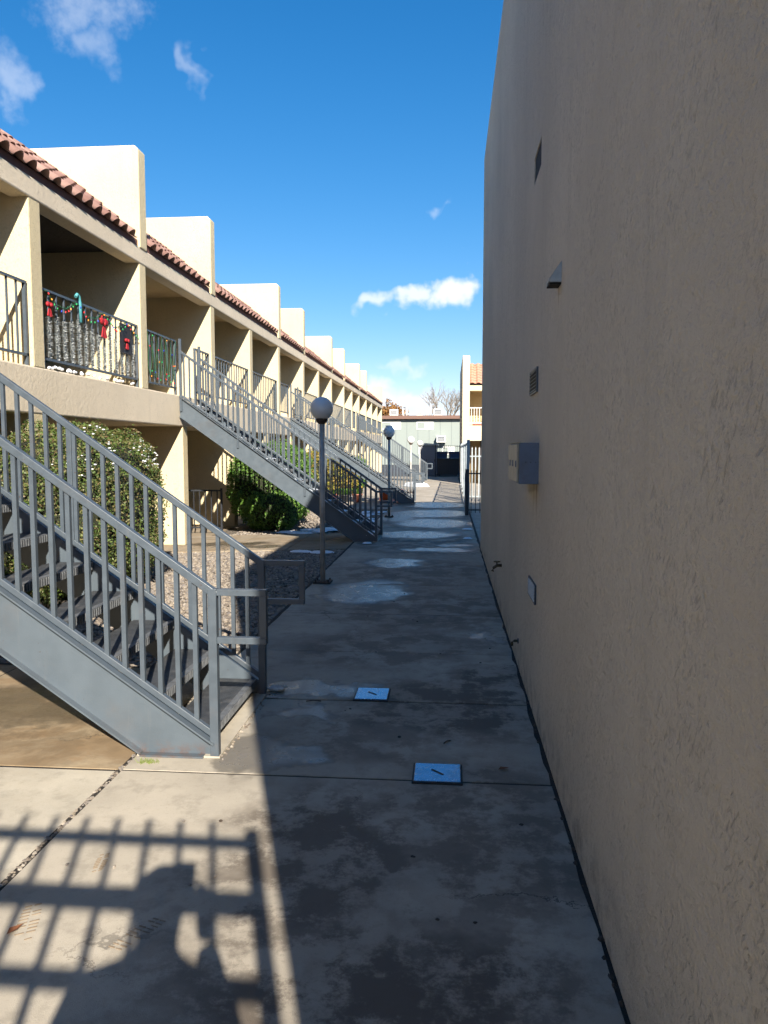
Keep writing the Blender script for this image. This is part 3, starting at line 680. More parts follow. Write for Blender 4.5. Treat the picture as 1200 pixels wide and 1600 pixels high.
# ================================================================== HEDGES
def hedge(c, r, hgt, n, mt, label, ls=.045, snow=0, power=2.6, name='hedge', group='clipped hedges in front of the apartments', low=.02):
    x0, y0 = c; zb = gz(x0)
    h = thing(name, (x0, y0, zb), label, 'hedge', group)
    def surf(th, ph):
        def sp(v): return math.copysign(abs(v)**(2/power), v)
        return Vector((r[0]*sp(math.cos(ph))*sp(math.sin(th)), r[1]*sp(math.sin(ph))*sp(math.sin(th)), hgt*.5*sp(math.cos(th))))
    core = MB(); N1, N2 = 20, 12; vs = []
    for i in range(N2+1):
        for k in range(N1):
            v = surf(math.pi*i/N2, 2*math.pi*k/N1)*.86; vs.append((x0+v.x, y0+v.y, zb+hgt*.5+v.z))
    core.add(vs, [(i*N1+k, (i+1)*N1+k, (i+1)*N1+(k+1) % N1, i*N1+(k+1) % N1) for i in range(N2) for k in range(N1)], True)
    part('dark_core', core, 'core_dark', h)  # closed near-black shell filling the inside of the hedge
    lv = MB(); sn = MB()
    for _ in range(n):
        th = math.acos(random.uniform(-.95, 1)); ph = random.uniform(0, 2*math.pi)
        v = surf(th, ph); nrm = Vector((v.x/r[0]**2, v.y/r[1]**2, v.z/(hgt*.5)**2)).normalized()
        lump = .03*math.sin(v.x*9+v.y*5)+.03*math.sin(v.z*11+v.y*7)+.025*math.sin(v.x*17-v.z*13)
        p = Vector((x0, y0, zb+hgt*.5)) + v*(.86+.14*random.random()**.6) + nrm*lump
        if random.random() < .04: p += nrm*random.uniform(.0, .09)
        if p.z < zb+low: continue
        a = (nrm*random.uniform(.1, 1)+Vector((random.uniform(-1, 1), random.uniform(-1, 1), random.uniform(-.6, 1)))).normalized()
        t = a.cross(Vector((random.uniform(-1, 1), random.uniform(-1, 1), random.uniform(-1, 1)))).normalized(); s_ = ls*random.uniform(.6, 1.25)
        bq = a.cross(t)
        lv.add([p, p+t*s_*.5+bq*s_*.3, p+t*s_*1.1+a*s_*.15, p+t*s_*.5-bq*s_*.3], [(0, 1, 2, 3)])
        if snow and nrm.z > .42 and v.x > snow and random.random() < .07 and nrm.z < .86 and math.sin(v.x*7+v.y*4)+math.sin(v.y*9) > .1:
            sn.blob(p+nrm*.012, (s_*.5, s_*.5, s_*.22), 6, 4, .3)
    part('foliage', lv, mt, h)
    if snow: part('snow', sn, 'snow', h, kind='stuff')
    stm = MB()
    for k in range(7):
        a = k*.9; stm.tube([(x0+.15*math.cos(a), y0+.15*math.sin(a), zb-.05), (x0+.4*r[0]*math.cos(a), y0+.4*r[1]*math.sin(a), zb+hgt*.45)], [.025, .012], 6)
    part('stem', stm, 'bark', h)
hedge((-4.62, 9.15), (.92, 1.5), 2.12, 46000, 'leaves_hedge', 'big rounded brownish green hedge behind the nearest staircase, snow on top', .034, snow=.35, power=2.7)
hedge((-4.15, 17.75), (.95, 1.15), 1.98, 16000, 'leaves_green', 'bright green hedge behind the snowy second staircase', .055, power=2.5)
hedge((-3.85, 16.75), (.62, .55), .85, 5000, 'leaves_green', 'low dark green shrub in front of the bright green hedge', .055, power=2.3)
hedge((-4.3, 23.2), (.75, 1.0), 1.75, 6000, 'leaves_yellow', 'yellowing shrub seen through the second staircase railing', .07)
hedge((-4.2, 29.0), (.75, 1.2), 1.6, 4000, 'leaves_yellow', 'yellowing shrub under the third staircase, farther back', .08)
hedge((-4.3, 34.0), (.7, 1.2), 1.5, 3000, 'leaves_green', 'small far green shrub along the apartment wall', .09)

# ================================================================== PATIO FENCE (black) beside the ground floor door
pf = thing('patio_fence', (-4.6, 16.0, -.13), 'black iron patio fence beside the ground floor door', 'fence')
fy = 16.05
part('rail', MB().bar((-6.4, fy, .82), (-4.85, fy, .82), .035).bar((-6.4, fy, .02), (-4.85, fy, .02), .03).box(-4.87, -4.83, fy-.02, fy+.02, -.15, .87), 'iron_black', pf)
bme = MB().box(-.011, .011, -.011, .011, 0, .8).mesh('baluster', 'iron_black')
for k in range(12): inst('baluster', bme, pf, (-6.35+k*.128, fy, .02))

# ================================================================== POTS
def pot(x, y, r, h, mt, label, plant=None, box=False):
    P = thing('planter', (x, y, gz(x)), label, 'planter', 'planters in front of the ground floor doors')
    z = gz(x)+.03
    if box:
        part('container', MB().prism([(x-r*.85, z), (x+r*.85, z), (x+r, z+h), (x-r, z+h)], y-r, y+r), mt, P, bevel=.01)
        part('rim', MB().box(x-r*1.06, x+r*1.06, y-r*1.06, y+r*1.06, z+h, z+h+.035), mt, P, bevel=.006)
    else: part('container', MB().lathe([(0, 0), (r*.7, 0), (r, h*.86), (r*1.1, h*.86), (r*1.1, h), (r*.92, h), (r*.9, h*.85), (0, h*.85)], (x, y, z), 18), mt, P)
    if plant:
        q = MB()
        for _ in range(260):
            a = random.uniform(0, 6.28); rr = r*random.random()**.5; p = Vector((x+rr*math.cos(a), y+rr*math.sin(a), z+h*.9+random.uniform(0, plant)))
            t = Vector((math.cos(a), math.sin(a), random.uniform(0, 1.5))).normalized(); bq = t.cross(Vector((0, 0, 1))).normalized()
            q.add([p, p+t*.06+bq*.02, p+t*.12, p+t*.06-bq*.02], [(0, 1, 2, 3)])
        part('foliage', q, 'leaves_green', P)
pot(-2.15, 25.9, .20, .34, 'orange_plastic', 'bright orange square planter beside the second lamp post', .12, True)
pot(-1.72, 26.1, .17, .30, 'orange_plastic', 'bright orange square planter at the foot of the third staircase', None, True)
pot(-3.05, 25.6, .17, .50, 'yellow_plastic', 'tall yellow planter behind the second staircase foot')
pot(-3.75, 24.6, .17, .32, 'terracotta', 'terracotta pot, leftmost in the row by the second staircase', .2)
pot(-3.38, 24.7, .16, .28, 'charcoal_plastic', 'dark grey pot in the row by the second staircase', .15)
pot(-2.95, 24.6, .16, .30, 'terracotta', 'terracotta pot, right of the dark grey pot', .15)

# ================================================================== DECORATIONS on the balcony railing
XR = XF-.06
ORD = 'first second third fourth fifth sixth seventh eighth ninth tenth eleventh twelfth thirteenth fourteenth fifteenth sixteenth'.split()
def rail_items():
    y0, y1 = 9.29, 12.25; n = int((y1-y0)/.205)
    for k in range(n):
        y = y0+(k+1)*(y1-y0)/(n+1); q = MB()
        zt = random.uniform(.62, .74)
        for j in range(300):
            z = ZB+.16+(zt-.14)*j/300; a = j*.72+random.uniform(-.5, .5); rr = random.uniform(.03, .056)
            p = Vector((XR, y, z)); e = Vector((math.cos(a), math.sin(a), random.uniform(-.4, .4)))*rr
            t = Vector((-math.sin(a), math.cos(a), .3))*.013
            q.add([p+e*.25-t, p+e*.25+t, p+e], [(0, 1, 2)])
        single('tinsel_garland', q, 'tinsel', (XR, y, ZB+.16), 'silver tinsel garland wound round the %s baluster from the left of the decorated balcony railing' % ORD[k], 'garland', 'tinsel on the decorated balcony')
    bl = [MB().blob((0, 0, 0), (.0105, .0105, .016), 8, 5).mesh('bulb', m_) for m_ in ('bulb_red', 'bulb_blue', 'bulb_green', 'bulb_amber')]
    def lights(ya, yb, nb, label, fall):
        s_ = thing('string_lights', (XR+.03, (ya+yb)/2, ZB+.6), label, 'string lights'); pts = []
        for k in range(nb*3+1):
            t = k/(nb*3); y = ya+(yb-ya)*t
            pts.append((XR+.035+.012*math.sin(k*1.7), y, ZB+.97-fall*abs(math.sin(t*math.pi*(3+4*fall)))+.02*math.sin(k*2.3)))
        part('cable', MB().tube(pts, .006, 5), 'cord_green', s_)
        for k in range(nb):
            p = pts[k*3+1]; inst('bulb', bl[(k*7+k//3) % 4], s_, (p[0]+.022, p[1], p[2]-.035), (random.uniform(-.6, .6), random.uniform(-.6, .6), 0))
    lights(9.35, 12.22, 34, 'coloured string lights along the top of the tinsel covered railing', .14)
    lights(12.6, 13.9, 20, 'coloured string lights hanging on the short railing next to the second staircase', .75)
    # red cloth bow
    def bow(y, z, sc, mt, label, kind):
        b_ = thing('cloth_bow', (XR+.05, y, z), label, 'bow')
        for sg in (-1, 1):
            part('loop', MB().blob((XR+.055, y+sg*.065*sc, z+.045*sc), (.022, .075*sc, .055*sc), 10, 7, .08), mt, b_)
            part('tail', MB().add([(XR+.05, y, z), (XR+.06, y+sg*.03*sc, z-.02), (XR+.06, y+sg*.09*sc, z-.19*sc), (XR+.06, y+sg*.02*sc, z-.20*sc), (XR+.04, y, z), (XR+.045, y+sg*.03*sc, z-.02), (XR+.045, y+sg*.09*sc, z-.19*sc), (XR+.045, y+sg*.02*sc, z-.20*sc)],
                 [(0, 1, 2, 3), (7, 6, 5, 4), (1, 5, 6, 2), (2, 6, 7, 3), (3, 7, 4, 0)]), mt, b_)
        part('knot', MB().blob((XR+.07, y, z+.02), (.02, .03*sc, .04*sc), 8, 6), mt, b_)
    bow(10.95, ZB+.80, .95, 'red_cloth', 'large red cloth bow tied at the middle of the decorated balcony railing', 'r')
    bow(9.42, ZB+.78, .6, 'red_cloth', 'smaller red cloth bow at the left end of the decorated balcony railing', 'r')
    bow(11.75, ZB+.66, .55, 'red_cloth', 'small red bow in front of the hanging black cloth', 'r')
    single('hanging_cloth', MB().slab([(XR+.028, 11.55), (XR+.045, 11.62), (XR+.03, 11.75), (XR+.05, 11.86), (XR+.034, 11.98), (XR+.024, 11.98), (XR+.04, 11.86), (XR+.02, 11.75), (XR+.035, 11.62), (XR+.018, 11.55)][::-1], ZB+.48, ZB+.93),
           'black_cloth', (XR+.03, 11.76, ZB+.5), 'black cloth hung over the right part of the decorated railing', 'cloth')
    single('hanging_cane', MB().tube([(XR+.05, 10.25, ZB+.72), (XR+.055, 10.24, ZB+.95), (XR+.05, 10.21, ZB+1.06), (XR+.05, 10.16, ZB+1.08), (XR+.05, 10.12, ZB+1.04)], .022, 8),
           'teal_plastic', (XR+.05, 10.25, ZB+.72), 'teal hooked cane decoration on the tinsel covered railing', 'decoration')
    single('cotton_snow', (lambda q: [q.blob((XR+.02+random.uniform(-.03, .04), random.uniform(9.35, 12.2), ZB+.02+random.uniform(0, .03)), (.025, .035, .02), 7, 5, .3) for _ in range(30)] and q)(MB()),
           'snow', (XR, 10.7, ZB), 'white cotton snow lying along the foot of the decorated railing', 'decoration')
rail_items()

# ================================================================== SNOW AND SMALL THINGS ON THE GROUND
sn = MB()
def patch(q, x, y, z, rx, ry, h=.02):
    n = 14; vs = [(x, y, z+h)]
    for ring, f, hh in ((0, .6, h*.8), (1, 1., 0)):
        for k in range(n):
            a = 2*math.pi*k/n; j = random.uniform(.7, 1.15); vs.append((x+rx*f*j*math.cos(a), y+ry*f*j*math.sin(a), z+hh))
    fs = [(0, 1+k, 1+(k+1) % n) for k in range(n)] + [(1+k, 1+n+k, 1+n+(k+1) % n, 1+(k+1) % n) for k in range(n)]
    q.add(vs, fs, True)
y0, y1, xb = STAIRS[1]; td = (xb-XF)/13
for k in range(13):
    for _ in range(2):
        patch(sn, xb-.17-k*td+random.uniform(-.02, .02), random.uniform(y0+.3, y1-.3), .116+.2*k, .11, random.uniform(.25, .42), random.uniform(.012, .028))
for _ in range(26): patch(sn, random.uniform(-2.9, -1.8), random.uniform(15.7, 20.8), gz(-2)+.02, random.uniform(.1, .4), random.uniform(.1, .3), .03)
for x, y, r in ((-2.1, 12.6, .25), (-2.5, 12.75, .2), (-1.75, 5.85, .10), (-1.68, 5.65, .06), (-1.45, 13.6, .10), (-3.0, 15.75, .35), (-3.4, 16.0, .3), (.4, 16.2, .12), (.35, 14.5, .1)):
    patch(sn, x, y, (gz(x) if x < -1.74 else 0)+.018, r, r*.6, .03)
for _ in range(14): patch(sn, -1.55+random.uniform(-.35, .35), 35.4+random.uniform(-.5, .5), .01, .35, .3, random.uniform(.08, .22))
so_ = structure('snow', sn, 'snow'); tag(so_, 'thin leftover snow on treads, gravel and beside the walkway', 'snow', kind='stuff')

leaf_q = MB().add([(-.035, 0, .004), (-.01, .016, .010), (.035, 0, .004), (-.01, -.016, .009), (0, 0, .002)], [(0, 4, 1), (4, 2, 1), (0, 3, 4), (4, 3, 2)])
for i, (x, y, a, lab) in enumerate([(-1.52, 2.47, 1.2, 'curled reddish fallen leaf on the sunlit pavement at lower left'), (-1.42, 3.02, 2.1, None), (.30, 4.0, .5, 'brown fallen leaf near the foot of the stucco wall')]):
    if lab: 
        o = single('fallen_leaf', leaf_q, 'dead_leaf', (0, 0, 0), lab, 'leaf'); o.location = (x, y, .004); o.rotation_euler = (0, 0, a)
q = MB()
for x, y, a, l in ((-.02, 4.33, .9, .06), (-.95, 5.0, .1, .10), (-.05, 3.9, 0, .0)):
    if l: q.tube([(x, y, .006), (x+l*math.cos(a)*.5, y+l*math.sin(a)*.5, .012), (x+l*math.cos(a), y+l*math.sin(a), .006)], .004, 5)
for _ in range(30):
    x, y = random.uniform(-1.5, .45), random.uniform(2.2, 11) ; s_ = random.uniform(.003, .008); q.blob((x, y, s_*.5), (s_*1.4, s_, s_*.7), 6, 4, .3, False)
for _ in range(110):
    y = random.uniform(1.8, 13); s_ = random.uniform(.005, .014); q.blob((XW-.014+random.uniform(-.008, .006), y, -.006), (s_, s_*1.3, s_), 6, 4, .3, False)
tag(structure('debris', q, 'twig'), 'dark twigs and grit scattered over the walkway slabs', 'debris', kind='stuff')
q = MB()
for _ in range(420):
    y = random.uniform(1.6, 5.6); s_ = random.uniform(.004, .011); q.blob((-1.737+random.uniform(-.012, .012), y, -.004), (s_, s_*1.3, s_*.8), 5, 4, .3, False)
for _ in range(60):
    s_ = random.uniform(.004, .010); q.blob((-1.24+random.uniform(-.02, .02), random.uniform(4.0, 5.2), .004), (s_, s_*1.3, s_*.8), 5, 4, .3, False)
for x, y in ((-1.35, 2.9), (-.92, 2.87), (-1.0, 2.80), (-1.2, 3.3), (-1.55, 2.9)): q.blob((x, y, .004), (.007, .010, .005), 6, 4, .3, False)
tag(structure('joint_gravel', q, 'pebbles'), 'pale grit and pebbles caught in the pavement joint', 'grit', kind='stuff')
q = MB()
for _ in range(80):
    x, y = random.gauss(-1.63, .03), random.gauss(3.93, .012); p = Vector((x, y, .002)); t = Vector((random.uniform(-1, 1), random.uniform(-1, 1), 1.2)).normalized()*.022
    q.add([p, p+Vector((.004, .002, 0)), p+t], [(0, 1, 2)])
single('moss_tuft', q, 'moss', (-1.63, 3.93, 0), 'small yellow green tuft of moss at the foot of the nearest staircase', 'moss')['kind'] = 'stuff'
q = MB()
for _ in range(14): 
    x, y = -1.2+random.uniform(-.05, .05), 5.22+random.uniform(-.03, .03); q.blob((x, y, .02), (.03, .02, .014), 6, 4, .4)
single('crumpled_paper', q, 'litter', (-1.2, 5.2, 0), 'crumpled pale scrap of paper under the far post of the nearest staircase', 'litter')
q = MB()
for fx, fy, fa, sc in ((-1.50, 2.52, .35, 1.), (-1.08, 2.49, -.5, .9), (-1.42, 2.93, .2, .6)):
    for k in range(11):
        for sg in (-1, 1):
            if random.random() < .25: continue
            lx = sg*random.uniform(.012, .016); ly = (k-5)*.021*sc; wd = .020*sc*(1-.02*(k-5)**2*.5)
            a = Vector((sg*.004, ly)); b_ = Vector((sg*(.004+wd*1.6), ly+sg*.006))
            ca, sa = math.cos(fa), math.sin(fa)
            P_ = lambda v: (fx+v[0]*ca-v[1]*sa, fy+v[0]*sa+v[1]*ca, .0025)
            q.bar(P_(a), P_(b_), random.uniform(.003, .006), .002)
tag(structure('mud', q, 'mud_brown'), 'dried brown mud of shoe treads on the sunlit pavement', 'mud', kind='stuff')

# ================================================================== FENCES beyond the right building
def iron_fence(p, q_, h, mt, label, sp=.12, rails=(.15, .9), name='iron_fence', indiv=True, cap=False, pw=.018, post=.05):
    p, q_ = Vector(p), Vector(q_); f = thing(name, p, label, 'fence'); L = (q_-p).length; t = (q_-p)/L
    fr = MB()
    for k in rails: fr.bar(p+Vector((0, 0, h*k)), q_+Vector((0, 0, h*k)), .03, .035)
    part('rail', fr, mt, f)
    np_ = max(1, int(L/2.4))
    for k in range(np_+1):
        c = p+t*L*k/np_; part('post', MB().box(c.x-post/2, c.x+post/2, c.y-post/2, c.y+post/2, 0, h+.03), mt, f)
    n = int(L/sp)
    me = MB().box(-pw/2, pw/2, -pw/2, pw/2, .06, h).mesh('picket', mt)
    if cap: me = MB().box(-pw/2, pw/2, -pw/2, pw/2, .06, h).add([(-pw/2, -pw/2, h), (pw/2, -pw/2, h), (pw/2, pw/2, h), (-pw/2, pw/2, h), (0, 0, h+.06)], [(0, 1, 4), (1, 2, 4), (2, 3, 4), (3, 0, 4)]).mesh('picket', mt)
    for k in range(1, n): c = p+t*L*k/n; inst('picket', me, f, c)
    return f
iron_fence((.46, 19.9, 0), (3.6, 19.9, 0), 1.16, 'iron_black', 'low black iron fence across the end of the stucco wall', .11, (.12, .93), post=.09)
iron_fence((.50, 24.5, 0), (3.6, 24.5, 0), 1.72, 'iron_pale', 'tall pale grey picket fence behind the low black fence', .11, (.12, .86), pw=.035, cap=True)
iron_fence((.50, 20.4, 0), (.58, 36.6, 0), 1.92, 'iron_pale', 'long pale grey picket fence running along the right of the far walkway', .2, (.08, .97), pw=.014, cap=False, post=.08)
iron_fence((-.85, 47.6, 0), (.75, 47.6, 0), 1.95, 'iron_black', 'tall black iron fence closing the end of the walkway', .13, (.08, .75, .97))

# ================================================================== FAR RIGHT BUILDING
fb = thing('balcony_building', (.62, 38, 0), 'far cream apartment end with one tiled roof and balcony, right of the fence', 'building')
FX, FYY = .62, 38.0
part('wing_wall', MB().box(FX, FX+.36, FYY, FYY+9, -.1, 6.25), 'stucco_far', fb, bevel=.03)
part('side_wall', MB().box(FX+.01, 8, FYY+2.0, FYY+9, -.1, 4.9), 'interior_tan', fb)
part('beam', MB().box(FX+.36, 8, FYY+.05, FYY+.35, 4.55, 4.83), 'stucco_far', fb)
part('balcony_slab', MB().box(FX+.36, 8, FYY+.02, FYY+2, 2.12, 2.85), 'stucco_far', fb)
part('ceiling', MB().box(FX+.36, 8, FYY+.35, FYY+2, 4.6, 4.66), 'interior_tan', fb)
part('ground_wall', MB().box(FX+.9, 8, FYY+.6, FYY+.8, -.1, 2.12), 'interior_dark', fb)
fr = part('roof', MB().add([(FX+.36, FYY-.05, 4.86), (8, FYY-.05, 4.86), (8, FYY+.75, 5.80), (FX+.36, FYY+.75, 5.80), (FX+.36, FYY+2, 4.86), (8, FYY+2, 4.86)], [(0, 1, 2, 3), (3, 2, 5, 4), (0, 3, 4)]), 'roof_underlay', fb)
ft = tile_mesh('tile', None, .30, .30, .06).mesh('tile', 'roof_tile_far'); fa = math.atan2(.94, .80)
for k in range(7):
    for j in range(6):
        s0 = k*.18-.03
        inst('tile', ft, fr, (FX+.52+j*.30, FYY-.05+s0*math.cos(fa), 4.87+s0*math.sin(fa)+.02), (fa, 0, 0))
part('ridge_cap', MB().tube([(FX+.36, FYY+.75, 5.82), (8, FYY+.75, 5.82)], .06, 10), 'roof_tile_far', fr)
q = MB().bar((FX+.36, FYY+.06, 3.72), (4, FYY+.06, 3.72), .04, .04).bar((FX+.36, FYY+.06, 2.98), (4, FYY+.06, 2.98), .04, .04)
rl = part('balcony_railing', q, 'trim_white', fb); me = MB().box(-.012, .012, -.012, .012, 0, .74).mesh('baluster', 'trim_white')
for k in range(24): inst('baluster', me, rl, (FX+.45+k*.13, FYY+.06, 2.98))
pot_ = thing('balcony_plants', (FX+.9, FYY+.3, 2.85), 'row of plants and terracotta trough on the far balcony', 'plants')
part('trough', MB().box(FX+.5, FX+1.6, FYY+.1, FYY+.26, 2.852, 2.98), 'terracotta', pot_)
q = MB()
for _ in range(200):
    p = Vector((random.uniform(FX+.5, FX+1.5), FYY+.18, 2.95+random.random()*.35)); t = Vector((random.uniform(-1, 1), random.uniform(-1, 1), 1)).normalized()
    q.add([p, p+t*.05+Vector((.02, 0, 0)), p+t*.1], [(0, 1, 2)])
part('foliage', q, 'leaves_hedge', pot_)

# ================================================================== END OF THE WALKWAY: shed, bins, grey building
sh = thing('storage_shed', (-1.3, 51, 0), 'grey storage shed in shade at the end of the walkway', 'shed')
part('wall', MB().box(-1.95, -.82, 50.2, 52.4, -.02, 1.95), 'shed_paint', sh)
part('roof', MB().prism([(-2.05, 1.95), (-.72, 1.95), (-.72, 2.03), (-2.05, 2.15)], 50.1, 52.5), 'galvanised', sh)
for x0 in (-1.90, -1.36):
    dd = part('door', MB().box(x0, x0+.5, 50.17, 50.198, .03, 1.85), 'shed_paint', sh)
    part('handle', MB().box(x0+.4, x0+.44, 50.14, 50.17, .9, 1.05), 'iron_black', dd)
dm = thing('dumpster', (-.05, 49, 0), 'black dumpster behind the tall iron fence', 'dumpster')
part('body', MB().prism([(-.72, .12), (.58, .12), (.68, 1.05), (-.78, 1.05)], 48.3, 49.9), 'charcoal_plastic', dm, bevel=.02)
part('lid', MB().prism([(-.8, 1.05), (.7, 1.05), (.66, 1.14), (-.76, 1.14)], 48.25, 49.95), 'iron_black', dm, bevel=.02)
for sx in (-.6, .45): part('wheel', MB().tube([(sx-.04, 48.5, .08), (sx+.04, 48.5, .08)], .08, 12), 'iron_black', dm)
for i, (x, lab) in enumerate(((-.5, 'dark blue waste bin behind the dumpster, left one'), (.35, 'dark blue waste bin behind the dumpster, right one'))):
    bn = thing('waste_bin', (x, 51.5, 0), lab, 'bin', 'blue waste bins')
    part('body', MB().prism([(x-.3, .05), (x+.3, .05), (x+.38, 1.45), (x-.38, 1.45)], 51.1, 51.9), 'blue_plastic', bn, bevel=.02)
    part('lid', MB().box(x-.41, x+.41, 51.05, 51.95, 1.45, 1.55), 'blue_plastic', bn, bevel=.02)
gb = thing('grey_building', (0, 86, 0), 'far grey green two storey building with brown flat roof edge', 'building')
part('wall', MB().box(-16, 9, 86, 98, -.1, 5.05), 'grey_siding', gb)
part('roof', MB().box(-16.4, 9.4, 85.4, 98.4, 5.05, 5.42), 'fascia_brown', gb)
for k in range(40):
    if k % 2 == 0: part('siding_seam', MB().box(-15.9+k*.62, -15.88+k*.62, 85.985, 86, 0, 5.04), 'vent_metal', gb)
def bwin(x0, x1, z0, z1):
    wv = part('window', MB().box(x0, x1, 85.94, 86.0, z0, z0+.08).box(x0, x1, 85.94, 86, z1-.08, z1).box(x0, x0+.08, 85.94, 86, z0+.08, z1-.08).box(x1-.08, x1, 85.94, 86, z0+.08, z1-.08).box((x0+x1)/2-.04, (x0+x1)/2+.04, 85.94, 86, z0+.08, z1-.08), 'trim_white', gb)
    part('pane', MB().box(x0+.08, (x0+x1)/2-.04, 85.97, 85.99, z0+.08, z1-.08), 'grey_siding', wv)
    part('pane', MB().box((x0+x1)/2+.04, x1-.08, 85.97, 85.99, z0+.08, z1-.08), 'window_blind', wv)
bwin(-3.65, -1.75, 3.9, 4.75); bwin(-7.6, -5.4, 3.9, 4.75); bwin(-3.4, -1.7, 1.1, 2.0); bwin(-.8, .6, 1.1, 2.0)
def cooler(x, y, z, wdt, label, mt='trim_white', name='evaporative_cooler'):
    c = thing(name, (x, y, z), label, 'cooler')
    part('cabinet', MB().box(x-wdt/2, x+wdt/2, y-wdt/2, y+wdt/2, z+.1, z+wdt*.85), mt, c, bevel=.02)
    part('louvre_panel', MB().box(x-wdt*.38, x+wdt*.38, y-wdt/2-.02, y-wdt/2, z+.2, z+wdt*.7), 'vent_metal', c)
    for k in range(4): part('slat', MB().box(x-wdt*.38, x+wdt*.38, y-wdt/2-.04, y-wdt/2-.021, z+.22+k*wdt*.11, z+.25+k*wdt*.11), mt, c)
    for sx in (-1, 1): part('leg', MB().box(x+sx*wdt*.42-.03, x+sx*wdt*.42+.03, y-.03, y+.03, z, z+.1), mt, c)
cooler(-6.3, 88, 5.42, .95, 'white evaporative cooler at the left end of the grey roof')
cooler(-1.3, 88, 5.42, 1.0, 'white evaporative cooler at the right end of the grey roof')
cooler(-3.4, 88, 5.42, .7, 'small white evaporative cooler in the middle of the grey roof')
cooler(-.9, 85.4, 2.35, 1.0, 'window cooler sticking out of the grey building above the dumpster', 'trim_white', 'window_cooler')
part('bracket', MB().bar((-1.3, 85.0, 2.4), (-1.3, 86, 1.8), .06).bar((-.5, 85.0, 2.4), (-.5, 86, 1.8), .06), 'iron_black', bpy.data.objects['window_cooler'])
for i, (x, h, lab) in enumerate(((-5.3, .8, 'leftmost white vent pipe on the grey roof'), (-4.9, .9, 'second white vent pipe from the left on the grey roof'), (-2.6, 1.0, 'white vent pipe left of the right hand cooler'), (-2.15, 1.15, 'tallest white vent pipe beside the right hand cooler'))):
    vpz = thing('vent_pipe', (x, 88.5, 5.42), lab, 'vent pipe')
    part('pipe', MB().tube([(x, 88.5, 5.42), (x, 88.5, 5.42+h)], .11, 10), 'trim_white', vpz)
    part('cap', MB().lathe([(.0, .14), (.17, .04), (.17, .0), (0, 0)], (x, 88.5, 5.42+h), 10), 'trim_white', vpz)
# trees behind
def bare_tree(x, y, h, seed, label, leaves=None, name='bare_tree'):
    rg = random.Random(seed); T_ = thing(name, (x, y, 0), label, 'tree')
    tk, br, lf = MB(), MB(), MB()
    def grow(p, dr, ln, r, lev):
        pts = [p]; q_ = p
        for _ in range(3):
            dr = (dr+Vector((rg.uniform(-.2, .2), rg.uniform(-.2, .2), rg.uniform(-.02, .16)))).normalized(); q_ = q_+dr*ln/3; pts.append(q_)
        (tk if lev == 0 else br).tube(pts, [r, r*.88, r*.76, r*.62], 6 if lev < 3 else 3, cap=False)
        if lev < 6:
            for k in range(3 if lev < 5 else 2):
                a = rg.uniform(0, 6.28); sp_ = rg.uniform(.35, .8)
                nd = (dr+Vector((math.cos(a)*sp_, math.sin(a)*sp_, rg.uniform(-.1, .25)))).normalized()
                grow(pts[rg.choice((2, 3, 3))], nd, ln*rg.uniform(.62, .82), r*.58, lev+1)
        elif leaves:
            for _ in range(9):
                c = q_+Vector((rg.uniform(-.3, .3), rg.uniform(-.3, .3), rg.uniform(-.3, .3))); t = Vector((rg.uniform(-1, 1), rg.uniform(-1, 1), rg.uniform(-1, 1))).normalized()*.16
                u = t.cross(Vector((rg.uniform(-1, 1), rg.uniform(-1, 1), 1))).normalized()*.1
                lf.add([c-t, c+u, c+t, c-u], [(0, 1, 2, 3)])
    grow(Vector((x, y, 0)), Vector((0, 0, 1)), h*.33, h*.03, 0)
    part('trunk', tk, 'bark_pale', T_); part('branches', br, 'bark_pale', T_)
    if leaves: part('foliage', lf, leaves, T_)
bare_tree(.0, 106, 11.2, 11, 'leafless pale tree behind the grey building, by the far cream wall')
bare_tree(-9.3, 108, 7.6, 5, 'orange autumn tree behind the end of the cream apartment block', 'leaves_autumn', 'autumn_tree')

# ================================================================== BEHIND THE CAMERA: gate and photographer (they cast the shadow in the foreground)
gt = thing('entrance_gate', (-.9, -1.0, 0), 'tall grey iron gate across the walkway, its barred shadow on the pavement', 'gate')
q = MB()
for z, h in ((2.40, .04), (2.145, .075), (1.885, .045), (.2, .05)): q.bar((-4.4, -1, z), (.465, -1, z), .04, h)
part('rail', q, 'rail_paint', gt)
me = MB().box(-.012, .012, -.012, .012, .1, 2.50).mesh('picket', 'rail_paint')
for k in range(32): inst('picket', me, gt, (.29-.1475*k, -1.0, 0))
for x in (.467, -1.9, -4.4): part('post', MB().box(x-.025, x+.025, -1.025, -.975, 0, 2.46), 'rail_paint', gt)
ps = thing('person', (-.10, -.42, 0), 'person standing on the walkway holding up a phone, seen as a shadow', 'person')
def skin_mesh(name, verts, edges, rad, mt, parent, sub=2):
    me = bpy.data.meshes.new(name); base = ROOT(parent)
    me.from_pydata([Vector(v)-base for v in verts], edges, []); me.materials.append(MATS[mt])
    o = bpy.data.objects.new(name, me); COL.objects.link(o); o.parent = parent
    sk = o.modifiers.new('skin', 'SKIN'); sk.use_smooth_shade = True
    for i, r in enumerate(rad): me.skin_vertices[0].data[i].radius = (r if isinstance(r, tuple) else (r, r))
    me.skin_vertices[0].data[0].use_root = True
    ss = o.modifiers.new('sub', 'SUBSURF'); ss.levels = sub; ss.render_levels = sub
    return o
cx, cy = -.10, -.42
bvts = [(cx, cy, .95), (cx, cy, 1.12), (cx, cy-.01, 1.32), (cx, cy, 1.45), (cx, cy+.02, 1.53), (cx, cy+.03, 1.60), (cx, cy+.04, 1.68), (cx, cy+.03, 1.77)]
rad = [(.18, .125), (.18, .12), (.20, .12), (.13, .08), (.055, .055), (.072, .085), (.078, .098), (.055, .07)]
eds = [(i, i+1) for i in range(7)]
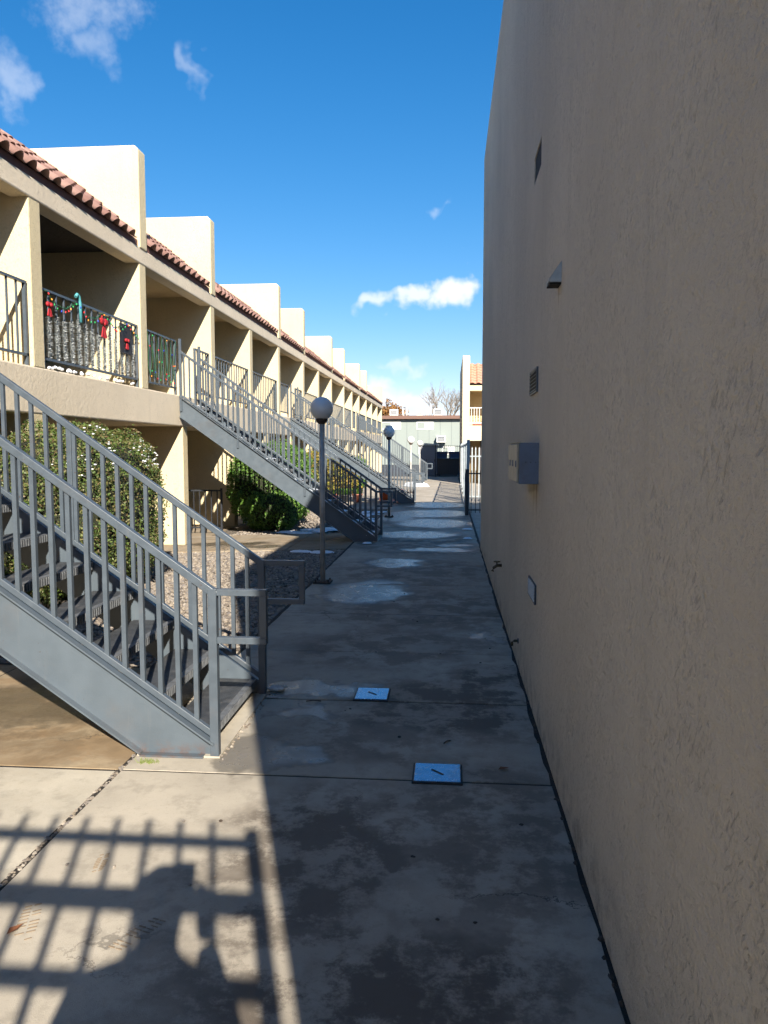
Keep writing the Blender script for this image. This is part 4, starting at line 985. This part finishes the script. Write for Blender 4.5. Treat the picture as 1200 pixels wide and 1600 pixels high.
for sg in (-1, 1):
    o = len(bvts)
    bvts += [(cx+sg*.17, cy, 1.42), (cx+sg*.235, cy+.02, 1.18), (cx+sg*.13, cy+.20, 1.34), (cx+sg*.085, cy+.27, 1.44),
             (cx+sg*.10, cy, .88), (cx+sg*.12, cy+.02, .50), (cx+sg*.13, cy-.02, .10), (cx+sg*.14, cy+.14, .045)]
    rad += [.085, .066, .05, .034, .09, .062, .045, (.045, .035)]
    eds += [(3, o), (o, o+1), (o+1, o+2), (o+2, o+3), (0, o+4), (o+4, o+5), (o+5, o+6), (o+6, o+7)]
skin_mesh('body', bvts, eds, rad, 'jacket', ps)
hd = MB().blob((cx, cy+.035, 1.70), (.078, .095, .115), 20, 14); part('face', hd, 'skin', ps)
part('hair', MB().blob((cx, cy+.015, 1.735), (.086, .098, .095), 18, 12, .02), 'hair', ps)
part('nose', MB().blob((cx, cy+.13, 1.69), (.012, .018, .02), 8, 6), 'skin', ps)
for sg in (-1, 1):
    part('ear', MB().blob((cx+sg*.08, cy+.03, 1.69), (.012, .022, .032), 8, 6), 'skin', ps)
    part('eye', MB().blob((cx+sg*.03, cy+.122, 1.715), (.012, .008, .009), 8, 6), 'phone_black', ps)
    vts = [(cx+sg*.085, cy+.27, 1.44), (cx+sg*.075, cy+.30, 1.50)]; rd = [.028, (.034, .018)]; ed = [(0, 1)]
    for k in range(4):
        o = len(vts); z = 1.53+k*.021
        vts += [(cx+sg*.068, cy+.315, z), (cx+sg*.050, cy+.335, z+.006), (cx+sg*.028, cy+.338, z+.008)]; rd += [.0095, .009, .008]; ed += [(1, o), (o, o+1), (o+1, o+2)]
    o = len(vts); vts += [(cx+sg*.055, cy+.285, 1.525), (cx+sg*.03, cy+.283, 1.55)]; rd += [.011, .009]; ed += [(1, o), (o, o+1)]
    skin_mesh('hand', vts, ed, rd, 'skin', ps, 1)
single('phone', MB().box(cx-.042, cx+.042, cy+.30, cy+.309, 1.545, 1.705), 'phone_black', (cx, cy+.3, 1.545), 'black phone held upright in both hands behind the picture', 'phone', bevel=.003)
ps.scale = (1.15, 1.0, 1.055)
bpy.data.objects['phone'].location.z *= 1.055
